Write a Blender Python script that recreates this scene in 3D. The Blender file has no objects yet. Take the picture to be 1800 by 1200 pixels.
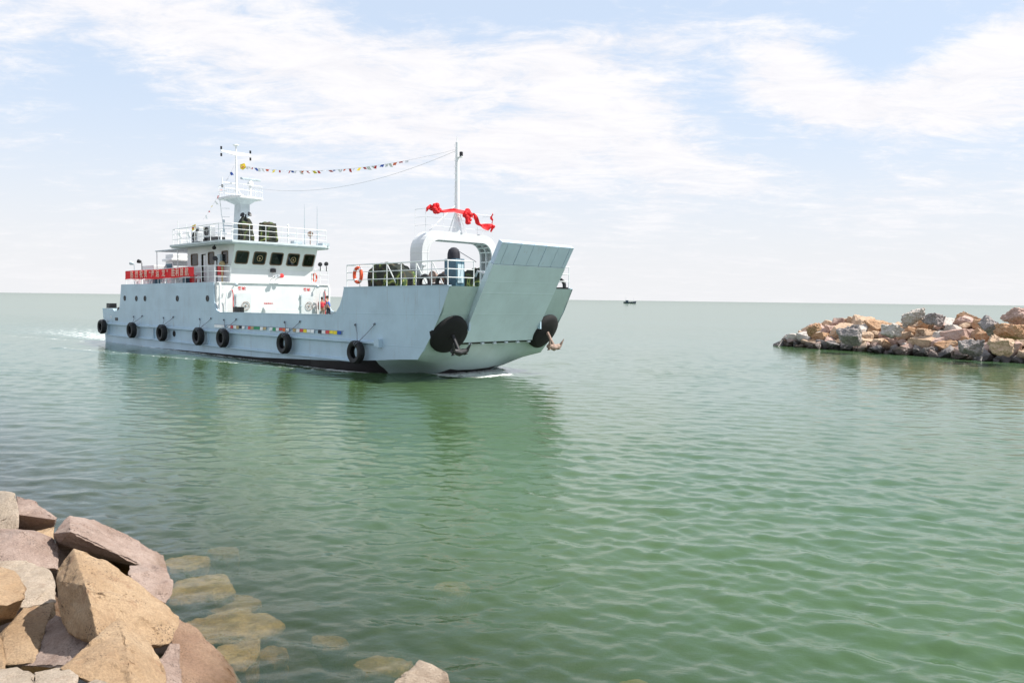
import bpy, bmesh, math, random
import numpy as np
from mathutils import Vector, Matrix, noise as mnoise
R = math.radians
random.seed(7)
SC = bpy.context.scene
COL = SC.collection

# ------------------------------------------------------------ camera
CAM_H = 3.8; FPX = 1400.0
pitch = math.atan(74.5 / FPX); roll = math.atan(23 / 1800)
fw = Vector((0, math.cos(pitch), -math.sin(pitch)))
r0 = Vector((1, 0, 0)); u0 = r0.cross(fw)
rt = r0 * math.cos(roll) + u0 * math.sin(roll)
upv = rt.cross(fw)
cam_d = bpy.data.cameras.new('camera')
cam = bpy.data.objects.new('camera', cam_d); COL.objects.link(cam)
cam.matrix_world = Matrix(((rt.x, upv.x, -fw.x, 0), (rt.y, upv.y, -fw.y, 0), (rt.z, upv.z, -fw.z, CAM_H), (0, 0, 0, 1)))
cam_d.sensor_width = 36; cam_d.lens = FPX / 1800 * 36
cam_d.clip_start = 0.1; cam_d.clip_end = 90000
SC.camera = cam
SC.view_settings.view_transform = 'Standard'
SC.view_settings.look = 'None'
SC.view_settings.exposure = 0.55
SC.view_settings.gamma = 1.0
SC.cycles.transparent_max_bounces = 12
SC.cycles.max_bounces = 8

def nd(nt, typ, **kw):
    n = nt.nodes.new(typ)
    for k, v in kw.items():
        if k in n.inputs: n.inputs[k].default_value = v
        else: setattr(n, k, v)
    return n
def lk(nt, a, b): nt.links.new(a, b)
def mathn(nt, op, a, b=None, clamp=False):
    n = nt.nodes.new('ShaderNodeMath'); n.operation = op; n.use_clamp = clamp
    for i, v in enumerate((a, b)):
        if v is None: continue
        if isinstance(v, (int, float)): n.inputs[i].default_value = v
        else: nt.links.new(v, n.inputs[i])
    return n.outputs[0]
def mixc(nt, fac, a, b, blend='MIX'):
    n = nt.nodes.new('ShaderNodeMix'); n.data_type = 'RGBA'; n.blend_type = blend
    if isinstance(fac, (int, float)): n.inputs[0].default_value = fac
    else: nt.links.new(fac, n.inputs[0])
    for i, v in ((6, a), (7, b)):
        if isinstance(v, (tuple, list)): n.inputs[i].default_value = tuple(v[:3]) + (1,)
        else: nt.links.new(v, n.inputs[i])
    return n.outputs[2]
def maprange(nt, v, a, b, c=0., d=1., smooth=True):
    n = nt.nodes.new('ShaderNodeMapRange'); n.interpolation_type = 'SMOOTHSTEP' if smooth else 'LINEAR'
    nt.links.new(v, n.inputs[0])
    n.inputs[1].default_value = a; n.inputs[2].default_value = b; n.inputs[3].default_value = c; n.inputs[4].default_value = d
    return n.outputs[0]

# ------------------------------------------------------------ sky
SUN_EL = 55.0
world = bpy.data.worlds.new('World'); SC.world = world; world.use_nodes = True
nt = world.node_tree; nt.nodes.clear()
wo = nd(nt, 'ShaderNodeOutputWorld'); bg = nd(nt, 'ShaderNodeBackground')
sky = nd(nt, 'ShaderNodeTexSky'); sky.sky_type = 'NISHITA'; sky.sun_disc = False
sky.sun_elevation = R(SUN_EL); sky.sun_rotation = R(89); sky.air_density = 1.0; sky.dust_density = 1.0; sky.ozone_density = 1.5
bg.inputs[1].default_value = 0.083
tc = nd(nt, 'ShaderNodeTexCoord'); dirv = tc.outputs['Generated']
sx = nd(nt, 'ShaderNodeSeparateXYZ'); lk(nt, dirv, sx.inputs[0])
# clouds on a high flat layer: direction projected onto a plane
zz = mathn(nt, 'ADD', sx.outputs[2], 0.16)
cx = mathn(nt, 'DIVIDE', sx.outputs[0], zz); cy = mathn(nt, 'DIVIDE', sx.outputs[1], zz)
cv = nd(nt, 'ShaderNodeCombineXYZ'); lk(nt, cx, cv.inputs[0]); lk(nt, cy, cv.inputs[1])
def cloudnoise(scale, detail, rough, dist, sxy, off=(0, 0, 0), lac=2.0):
    mp = nd(nt, 'ShaderNodeMapping'); lk(nt, cv.outputs[0], mp.inputs[0])
    mp.inputs['Scale'].default_value = (sxy[0], sxy[1], 1); mp.inputs['Location'].default_value = off
    n = nd(nt, 'ShaderNodeTexNoise', Scale=scale, Detail=detail, Roughness=rough, Distortion=dist)
    n.inputs['Lacunarity'].default_value = lac
    lk(nt, mp.outputs[0], n.inputs['Vector']); return n.outputs['Fac']
n1 = cloudnoise(1.5, 9, 0.62, 0.35, (1.0, 0.75), (3.1, 1.7, 0))
n2 = cloudnoise(5.0, 8, 0.68, 0.5, (0.7, 1.3), (1.3, 8.2, 0))
n4 = cloudnoise(13.0, 7, 0.7, 0.8, (0.8, 1.2), (5.3, 2.2, 0))
base = mathn(nt, 'ADD', mathn(nt, 'ADD', mathn(nt, 'MULTIPLY', n1, 0.44), mathn(nt, 'MULTIPLY', n2, 0.36)), mathn(nt, 'MULTIPLY', n4, 0.20))
def blob(az, el, wa, we, amp, tilt=0.0):
    # a bank of cloud (amp > 0) or a clear gap (amp < 0) round one direction of the sky
    a, e = R(az), R(el)
    d = Vector((math.sin(a) * math.cos(e), math.cos(a) * math.cos(e), math.sin(e)))
    h = Vector((math.cos(a), -math.sin(a), 0)); v = h.cross(d) ; 
    if v.z < 0: v = -v
    h2 = h * math.cos(R(tilt)) + v * math.sin(R(tilt)); v2 = -h * math.sin(R(tilt)) + v * math.cos(R(tilt))
    def comp(ax, w, cen):
        n = nd(nt, 'ShaderNodeVectorMath'); n.operation = 'DOT_PRODUCT'; lk(nt, dirv, n.inputs[0]); n.inputs[1].default_value = ax
        return mathn(nt, 'MULTIPLY', mathn(nt, 'SUBTRACT', n.outputs['Value'], cen), 1 / math.sin(R(w)))
    ca = comp(h2, wa, 0.0); ce = comp(v2, we, 0.0)
    fr = nd(nt, 'ShaderNodeVectorMath'); fr.operation = 'DOT_PRODUCT'; lk(nt, dirv, fr.inputs[0]); fr.inputs[1].default_value = d
    dist = mathn(nt, 'SQRT', mathn(nt, 'ADD', mathn(nt, 'MULTIPLY', ca, ca), mathn(nt, 'MULTIPLY', ce, ce)))
    m = maprange(nt, dist, 1.3, 0.0, 0.0, amp)
    return mathn(nt, 'MULTIPLY', m, mathn(nt, 'GREATER_THAN', fr.outputs['Value'], 0.2))
def azel(px, py):
    d = fw + rt * ((px - 900) / FPX) - upv * ((py - 600) / FPX); d.normalize()
    return math.degrees(math.atan2(d.x, d.y)), math.degrees(math.asin(d.z))
base = mathn(nt, 'ADD', mathn(nt, 'MULTIPLY', mathn(nt, 'SUBTRACT', base, 0.5), 1.9), 0.47)
cov = base
for (px, py, wa, we, amp, tilt) in [
    (340, 60, 7, 2.2, .16, -14), (560, 60, 8, 3, .14, -20), (900, 105, 16, 3.0, .18, 3), (700, 190, 13, 5.0, .20, -12), (1050, 200, 9, 4.5, .16, -15),
    (1420, 160, 7, 3.2, .26, -32), (1720, 120, 7, 3.2, .28, 8), (1620, 210, 7, 2.2, .12, -8), (1270, 310, 9, 2.0, .15, -10), (380, 210, 8, 4, .10, -10),
    (1640, 320, 8, 1.6, .12, 0), (1000, 290, 12, 2.6, .13, -6), (1560, 60, 7, 3.0, -.16, 0), (1280, 180, 5, 4.0, -.13, -40), (850, 20, 13, 2.2, -.13, 2), (90, 110, 9, 4.5, -.10, -25),
    (1150, 60, 6, 1.6, .10, 5), (30, 40, 6, 3, .10, 0), (1600, 420, 14, 3.0, -.05, 0), (1450, 270, 8, 2.2, -.05, 0), (180, 250, 10, 4, -.09, 0), (1300, 20, 9, 2, -.10, 0)]:
    a, e = azel(px, py)
    cov = mathn(nt, 'ADD', cov, blob(a, e, wa, we, amp, tilt))
mask = maprange(nt, cov, 0.38, 0.72)
# low band of pale haze near the horizon
hz = maprange(nt, sx.outputs[2], 0.0, 0.30, 1.0, 0.0)
hz2 = mathn(nt, 'POWER', hz, 1.3)
skyc = mixc(nt, 0.70, sky.outputs[0], (6.7, 7.8, 9.4))      # thin veil over the clear blue
skyc = mixc(nt, hz2, skyc, (7.35, 7.4, 7.6))
cl = mixc(nt, maprange(nt, n2, 0.3, 0.7), (7.7, 7.6, 7.9), (8.6, 8.45, 8.55))
fac = mathn(nt, 'MULTIPLY', mask, maprange(nt, sx.outputs[2], -0.02, 0.2, 0.25, 0.95))
fin = mixc(nt, fac, skyc, cl)
lk(nt, fin, bg.inputs[0]); lk(nt, bg.outputs[0], wo.inputs[0])

sun_d = bpy.data.lights.new('sun', 'SUN'); sun = bpy.data.objects.new('sun', sun_d); COL.objects.link(sun)
sun_d.energy = 4.9; sun_d.angle = R(0.55); sun_d.color = (1.0, 0.955, 0.88)
sd = Vector((math.cos(R(SUN_EL)) * math.cos(R(1)), math.cos(R(SUN_EL)) * math.sin(R(1)), math.sin(R(SUN_EL))))
sun.rotation_euler = sd.to_track_quat('Z', 'Y').to_euler()

# ------------------------------------------------------------ materials
def newmat(name):
    m = bpy.data.materials.new(name); m.use_nodes = True
    nt = m.node_tree; b = nt.nodes['Principled BSDF']; return m, nt, b
def mat(name, col, rough=0.5, var=0.12, vs=2.0, bump=0.0, bs=20.0, metal=0.0, spec=0.5, stain=None, stain_amt=0.3, stain_scale=1.2):
    m, nt, b = newmat(name)
    tc = nd(nt, 'ShaderNodeTexCoord'); o = tc.outputs['Object']
    n = nd(nt, 'ShaderNodeTexNoise', Scale=vs, Detail=6, Roughness=0.6); lk(nt, o, n.inputs['Vector'])
    dark = tuple(c * (1 - var) for c in col); lite = tuple(min(1, c * (1 + var * .7)) for c in col)
    c = mixc(nt, maprange(nt, n.outputs['Fac'], 0.3, 0.7), dark, lite)
    if stain:
        mp = nd(nt, 'ShaderNodeMapping'); lk(nt, o, mp.inputs[0]); mp.inputs['Scale'].default_value = (1, 1, 0.18)
        n2 = nd(nt, 'ShaderNodeTexNoise', Scale=stain_scale * 3, Detail=8, Roughness=0.7); lk(nt, mp.outputs[0], n2.inputs['Vector'])
        c = mixc(nt, maprange(nt, n2.outputs['Fac'], 0.56, 0.78, 0, stain_amt), c, stain)
    lk(nt, c, b.inputs['Base Color'])
    b.inputs['Roughness'].default_value = rough; b.inputs['Metallic'].default_value = metal
    b.inputs['Specular IOR Level'].default_value = spec
    if bump:
        n3 = nd(nt, 'ShaderNodeTexNoise', Scale=bs, Detail=5, Roughness=0.6); lk(nt, o, n3.inputs['Vector'])
        bp = nd(nt, 'ShaderNodeBump', Strength=bump, Distance=0.02); lk(nt, n3.outputs['Fac'], bp.inputs['Height']); lk(nt, bp.outputs[0], b.inputs['Normal'])
    return m
def paintmat(name, col, plates=True, rough=0.38, stain_amt=0.55):
    # painted steel: shallow plate buckling, faint weld seams, run-off streaks
    m, nt, b = newmat(name)
    tc = nd(nt, 'ShaderNodeTexCoord'); o = tc.outputs['Object']
    n = nd(nt, 'ShaderNodeTexNoise', Scale=0.7, Detail=5, Roughness=0.55); lk(nt, o, n.inputs['Vector'])
    c = mixc(nt, maprange(nt, n.outputs['Fac'], 0.3, 0.7), tuple(x * .92 for x in col), tuple(min(1, x * 1.05) for x in col))
    mp = nd(nt, 'ShaderNodeMapping'); lk(nt, o, mp.inputs[0]); mp.inputs['Scale'].default_value = (1.6, 1.6, 0.12)
    n2 = nd(nt, 'ShaderNodeTexNoise', Scale=3.5, Detail=8, Roughness=0.72); lk(nt, mp.outputs[0], n2.inputs['Vector'])
    c = mixc(nt, maprange(nt, n2.outputs['Fac'], 0.54, 0.78, 0, stain_amt), c, (0.26, 0.20, 0.16))
    lk(nt, c, b.inputs['Base Color']); b.inputs['Roughness'].default_value = rough
    h = nd(nt, 'ShaderNodeTexNoise', Scale=1.1, Detail=2, Roughness=0.5); lk(nt, o, h.inputs['Vector'])
    hsum = mathn(nt, 'MULTIPLY', h.outputs['Fac'], 0.6)
    if plates:
        sp = nd(nt, 'ShaderNodeSeparateXYZ'); lk(nt, o, sp.inputs[0])
        fx = mathn(nt, 'PINGPONG', sp.outputs[0], 0.9); fz = mathn(nt, 'PINGPONG', mathn(nt, 'ADD', sp.outputs[2], 0.35), 0.75)
        sx_ = maprange(nt, fx, 0.0, 0.035, 0.22, 0.0); sz_ = maprange(nt, fz, 0.0, 0.03, 0.22, 0.0)
        hsum = mathn(nt, 'ADD', hsum, mathn(nt, 'ADD', sx_, sz_))
    bp = nd(nt, 'ShaderNodeBump', Strength=0.5, Distance=0.05); lk(nt, hsum, bp.inputs['Height']); lk(nt, bp.outputs[0], b.inputs['Normal'])
    return m
M = {}
M['hull'] = paintmat('hull_paint', (0.41, 0.54, 0.635))
M['white'] = paintmat('white_paint', (0.66, 0.67, 0.67), rough=0.42, stain_amt=0.12)
M['ramp'] = paintmat('ramp_paint', (0.50, 0.61, 0.66), stain_amt=0.2)
M['bow_bounce'] = paintmat('bow_plate_bounce_tint', (0.36, 0.46, 0.46), stain_amt=0.3)  # hull paint with green-grey light bounced off the water put into its colour
M['flap'] = paintmat('flap_paint', (0.48, 0.59, 0.71), plates=False)
M['pipe'] = mat('white_pipe_paint', (0.78, 0.80, 0.80), 0.4, 0.05)
M['roofgrey'] = mat('pale_grey_paint', (0.52, 0.58, 0.60), 0.5)
M['door'] = mat('door_paint', (0.60, 0.62, 0.63), 0.45, 0.05)
M['matblack'] = mat('matt_black_paint', (0.004, 0.004, 0.005), 0.85, 0.3)
M['grey'] = mat('grey_paint', (0.45, 0.52, 0.56), 0.5)
M['deck'] = mat('green_deck_paint', (0.10, 0.20, 0.15), 0.7, 0.3, 3)
M['boot'] = mat('antifouling_paint', (0.012, 0.008, 0.009), 0.6, 0.4, 2, stain=(0.02, 0.04, 0.02), stain_amt=0.6)
M['black'] = mat('black_paint', (0.008, 0.008, 0.010), 0.45, 0.3)
M['rubber'] = mat('tyre_rubber', (0.007, 0.007, 0.008), 0.62, 0.4, 6, bump=0.3, bs=30)
M['line'] = mat('pale_line', (0.42, 0.43, 0.45), 0.9)
M['rope'] = mat('rope', (0.16, 0.17, 0.20), 0.9, 0.3, 20)
M['red'] = mat('red_paint', (0.62, 0.03, 0.03), 0.45)
M['redcloth'] = mat('red_cloth', (0.80, 0.012, 0.018), 0.75, 0.12, 5, bump=0.3, bs=8)
M['orange'] = mat('orange_ring', (0.80, 0.10, 0.03), 0.5)
M['yellow'] = mat('yellow_cloth', (0.85, 0.66, 0.05), 0.8)
M['blue'] = mat('blue_cloth', (0.03, 0.09, 0.42), 0.8)
M['cwhite'] = mat('white_cloth', (0.82, 0.82, 0.82), 0.8)
M['cgreen'] = mat('green_cloth', (0.05, 0.30, 0.14), 0.8)
M['cblack'] = mat('black_cloth', (0.02, 0.02, 0.03), 0.8)
M['corange'] = mat('orange_cloth', (0.75, 0.16, 0.05), 0.8)
M['tan'] = mat('tan_cloth', (0.50, 0.38, 0.20), 0.8)
M['chain'] = mat('anchor_rust', (0.30, 0.21, 0.17), 0.8, 0.4, 8, bump=0.4)
M['teal'] = mat('teal_cabinet_paint', (0.05, 0.12, 0.17), 0.5)
M['gasket'] = mat('window_gasket', (0.13, 0.085, 0.05), 0.6)
M['steel'] = mat('galvanised_steel', (0.5, 0.52, 0.54), 0.4, 0.1, 8, metal=0.4)
M['skin'] = mat('skin', (0.42, 0.22, 0.14), 0.6)
M['hair'] = mat('hair', (0.015, 0.012, 0.012), 0.6)
M['shirtblue'] = mat('blue_shirt', (0.10, 0.17, 0.50), 0.85)
M['shirtred'] = mat('red_shirt', (0.65, 0.05, 0.07), 0.85)
M['trousers'] = mat('dark_trousers', (0.05, 0.05, 0.07), 0.85)
M['khaki'] = mat('khaki_trousers', (0.35, 0.27, 0.22), 0.85)
M['warm_strip'] = mat('warm_reflection_strip', (0.30, 0.13, 0.03), 0.5)  # brown colour imitates a warm reflection in the front windows
M['boatblue'] = mat('dark_blue_hull', (0.02, 0.03, 0.07), 0.5)
def camo():
    m, nt, b = newmat('camouflage_canvas')
    tc = nd(nt, 'ShaderNodeTexCoord'); o = tc.outputs['Object']
    n = nd(nt, 'ShaderNodeTexNoise', Scale=1.7, Detail=1.5, Roughness=0.4, Distortion=0.8); lk(nt, o, n.inputs['Vector'])
    cr = nd(nt, 'ShaderNodeValToRGB'); cr.color_ramp.interpolation = 'CONSTANT'
    els = cr.color_ramp.elements; els[0].position = 0; els[0].color = (0.012, 0.018, 0.012, 1); els[1].position = .50; els[1].color = (0.045, 0.035, 0.015, 1)
    for p, c in ((.56, (0.04, 0.08, 0.02, 1)), (.63, (0.28, 0.30, 0.08, 1)), (.68, (0.02, 0.05, 0.02, 1))):
        e = els.new(p); e.color = c
    lk(nt, n.outputs['Fac'], cr.inputs[0]); lk(nt, cr.outputs[0], b.inputs['Base Color']); b.inputs['Roughness'].default_value = 0.85
    return m
M['camo'] = camo()
def glassmat(name, tint=(0.10, 0.13, 0.13)):
    m, nt, b = newmat(name); nt.nodes.remove(b)
    out = nt.nodes['Material Output']
    tr = nd(nt, 'ShaderNodeBsdfTransparent'); tr.inputs[0].default_value = tint + (1,)
    gl = nd(nt, 'ShaderNodeBsdfGlossy', Roughness=0.03); fr = nd(nt, 'ShaderNodeFresnel', IOR=1.5)
    mx = nd(nt, 'ShaderNodeMixShader'); lk(nt, fr.outputs[0], mx.inputs[0]); lk(nt, tr.outputs[0], mx.inputs[1]); lk(nt, gl.outputs[0], mx.inputs[2])
    lk(nt, mx.outputs[0], out.inputs[0]); return m
M['glass'] = glassmat('tinted_window_glass', (0.22, 0.27, 0.26))

def rockmat(name, cols_, wet=True, rough=0.85, pits=0.0, bs=5.0, patch=1.2, z0=0.12, z1=0.5, wetcol=(0.045, 0.038, 0.03)):
    cols = [tuple(c * (0.86 if 'concrete' in name else 0.92) for c in cc) for cc in cols_]
    m, nt, b = newmat(name)
    g = nd(nt, 'ShaderNodeNewGeometry'); tc = nd(nt, 'ShaderNodeTexCoord'); o = tc.outputs['Object']
    inf = nd(nt, 'ShaderNodeObjectInfo')
    add = nd(nt, 'ShaderNodeVectorMath'); add.operation = 'ADD'; lk(nt, o, add.inputs[0])
    sc = nd(nt, 'ShaderNodeVectorMath'); sc.operation = 'SCALE'; sc.inputs[0].default_value = (37, 17, 29); lk(nt, inf.outputs['Random'], sc.inputs['Scale'])
    lk(nt, sc.outputs[0], add.inputs[1]); v = add.outputs[0]
    n = nd(nt, 'ShaderNodeTexNoise', Scale=patch, Detail=7, Roughness=0.65); lk(nt, v, n.inputs['Vector'])
    c = mixc(nt, maprange(nt, n.outputs['Fac'], 0.35, 0.65), cols[0], cols[1])
    n2 = nd(nt, 'ShaderNodeTexNoise', Scale=patch * 2.6, Detail=9, Roughness=0.72); lk(nt, v, n2.inputs['Vector'])
    c = mixc(nt, maprange(nt, n2.outputs['Fac'], 0.52, 0.72, 0, 0.75), c, cols[2])
    n3 = nd(nt, 'ShaderNodeTexNoise', Scale=patch * 30, Detail=4, Roughness=0.7); lk(nt, v, n3.inputs['Vector'])
    c = mixc(nt, maprange(nt, n3.outputs['Fac'], 0.35, 0.65, 0.0, 0.45), c, tuple(x * .45 for x in cols[0]))
    n5 = nd(nt, 'ShaderNodeTexNoise', Scale=patch * 8, Detail=8, Roughness=0.8, Distortion=0.4); lk(nt, v, n5.inputs['Vector'])
    c = mixc(nt, maprange(nt, n5.outputs['Fac'], 0.55, 0.75, 0.0, 0.6), c, tuple(min(1, x * 1.35) for x in cols[1]))
    c = mixc(nt, maprange(nt, n5.outputs['Fac'], 0.42, 0.28, 0.0, 0.7), c, tuple(x * .5 for x in cols[2]))
    h = mathn(nt, 'ADD', mathn(nt, 'ADD', mathn(nt, 'MULTIPLY', n2.outputs['Fac'], 0.8), mathn(nt, 'MULTIPLY', n3.outputs['Fac'], 0.35)), mathn(nt, 'MULTIPLY', n5.outputs['Fac'], 0.6))
    if pits:
        dn = nd(nt, 'ShaderNodeTexNoise', Scale=30, Detail=3); lk(nt, v, dn.inputs['Vector'])
        dv = nd(nt, 'ShaderNodeVectorMath'); dv.operation = 'SCALE'; lk(nt, dn.outputs['Color'], dv.inputs[0]); dv.inputs['Scale'].default_value = 0.045
        da = nd(nt, 'ShaderNodeVectorMath'); da.operation = 'ADD'; lk(nt, v, da.inputs[0]); lk(nt, dv.outputs[0], da.inputs[1])
        vo = nd(nt, 'ShaderNodeTexVoronoi', Scale=38.0); lk(nt, da.outputs[0], vo.inputs['Vector']); vo.inputs['Randomness'].default_value = 1
        vn = nd(nt, 'ShaderNodeTexNoise', Scale=3.0, Detail=3); lk(nt, v, vn.inputs['Vector'])
        thr = maprange(nt, vn.outputs['Fac'], 0.40, 0.66, 0.0, 0.34)
        pm = mathn(nt, 'LESS_THAN', vo.outputs['Distance'], thr)
        pm = mathn(nt, 'MULTIPLY', pm, pits)
        c = mixc(nt, pm, c, (0.07, 0.045, 0.03)); h = mathn(nt, 'SUBTRACT', h, mathn(nt, 'MULTIPLY', pm, 0.5))
    if wet:
        sp = nd(nt, 'ShaderNodeSeparateXYZ'); lk(nt, g.outputs['Position'], sp.inputs[0])
        zz = mathn(nt, 'ADD', sp.outputs[2], mathn(nt, 'MULTIPLY', n2.outputs['Fac'], -0.35))
        wm = maprange(nt, zz, z0 - 0.17, z1 - 0.17, 1.0, 0.0)
        c = mixc(nt, mathn(nt, 'MULTIPLY', wm, 0.9), c, wetcol)
        lk(nt, maprange(nt, wm, 0, 1, rough, 0.3), b.inputs['Roughness'])
    else: b.inputs['Roughness'].default_value = rough
    lk(nt, c, b.inputs['Base Color'])
    bp = nd(nt, 'ShaderNodeBump', Strength=0.9, Distance=0.05); lk(nt, h, bp.inputs['Height']); lk(nt, bp.outputs[0], b.inputs['Normal'])
    return m
RW = dict(z0=0.25, z1=0.85, wetcol=(0.022, 0.018, 0.016))
M['rk_tan'] = rockmat('tan_granite', [(0.52, 0.355, 0.235), (0.66, 0.48, 0.335), (0.44, 0.24, 0.13)], **RW)
M['rk_orange'] = rockmat('orange_granite', [(0.46, 0.25, 0.13), (0.58, 0.38, 0.23), (0.32, 0.15, 0.08)], **RW)
M['rk_grey'] = rockmat('grey_granite', [(0.27, 0.24, 0.235), (0.41, 0.36, 0.335), (0.50, 0.37, 0.28)], **RW)
M['rk_pale'] = rockmat('pale_granite', [(0.56, 0.50, 0.44), (0.66, 0.60, 0.55), (0.45, 0.34, 0.26)], **RW)
M['rk_pink'] = rockmat('pinkish_granite', [(0.48, 0.31, 0.25), (0.62, 0.44, 0.37), (0.34, 0.19, 0.14)], **RW)
WC = (0.13, 0.07, 0.03)
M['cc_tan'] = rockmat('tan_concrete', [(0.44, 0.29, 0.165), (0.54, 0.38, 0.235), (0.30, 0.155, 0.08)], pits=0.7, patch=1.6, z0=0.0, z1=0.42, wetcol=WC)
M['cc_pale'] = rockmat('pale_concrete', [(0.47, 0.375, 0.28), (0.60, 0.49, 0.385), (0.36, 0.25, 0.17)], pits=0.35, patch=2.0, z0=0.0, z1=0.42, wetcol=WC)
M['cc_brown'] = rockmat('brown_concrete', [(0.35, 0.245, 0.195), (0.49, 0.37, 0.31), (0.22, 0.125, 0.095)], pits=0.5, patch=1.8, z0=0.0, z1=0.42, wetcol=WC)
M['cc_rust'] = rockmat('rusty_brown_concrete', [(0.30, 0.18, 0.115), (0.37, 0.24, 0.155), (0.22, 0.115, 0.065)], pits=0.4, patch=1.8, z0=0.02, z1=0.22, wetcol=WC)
M['algae'] = rockmat('algae_covered_stone', [(0.27, 0.13, 0.04), (0.50, 0.30, 0.12), (0.10, 0.045, 0.015)], wet=False, patch=3.0)
M['seabed'] = rockmat('dark_seabed', [(0.09, 0.075, 0.04), (0.16, 0.12, 0.06), (0.03, 0.03, 0.025)], wet=False, patch=0.6)

# ------------------------------------------------------------ object helpers
def tag(o, label=None, cat=None, group=None, kind=None):
    if label: o['label'] = label
    if cat: o['category'] = cat
    if group: o['group'] = group
    if kind: o['kind'] = kind
    return o
O_S = Vector((-29.548, 66.665, 0)); TR = 0.010
AX = Vector((0.72191048, -0.6919142, 0.00999983)); AY = Vector((0.6919488, 0.72194658, 0)); AZ = AX.cross(AY)
MS = Matrix(((AX.x, AY.x, AZ.x, O_S.x), (AX.y, AY.y, AZ.y, O_S.y), (AX.z, AY.z, AZ.z, O_S.z), (0, 0, 0, 1)))
def empty(name, mtx):
    o = bpy.data.objects.new(name, None); COL.objects.link(o); o.matrix_world = mtx; o.empty_display_size = 0.3; return o
def on_ship(name, loc, label, cat, group=None, rz=0):
    return tag(empty(name, MS @ Matrix.Translation(loc) @ Matrix.Rotation(rz, 4, 'Z')), label, cat, group)

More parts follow.
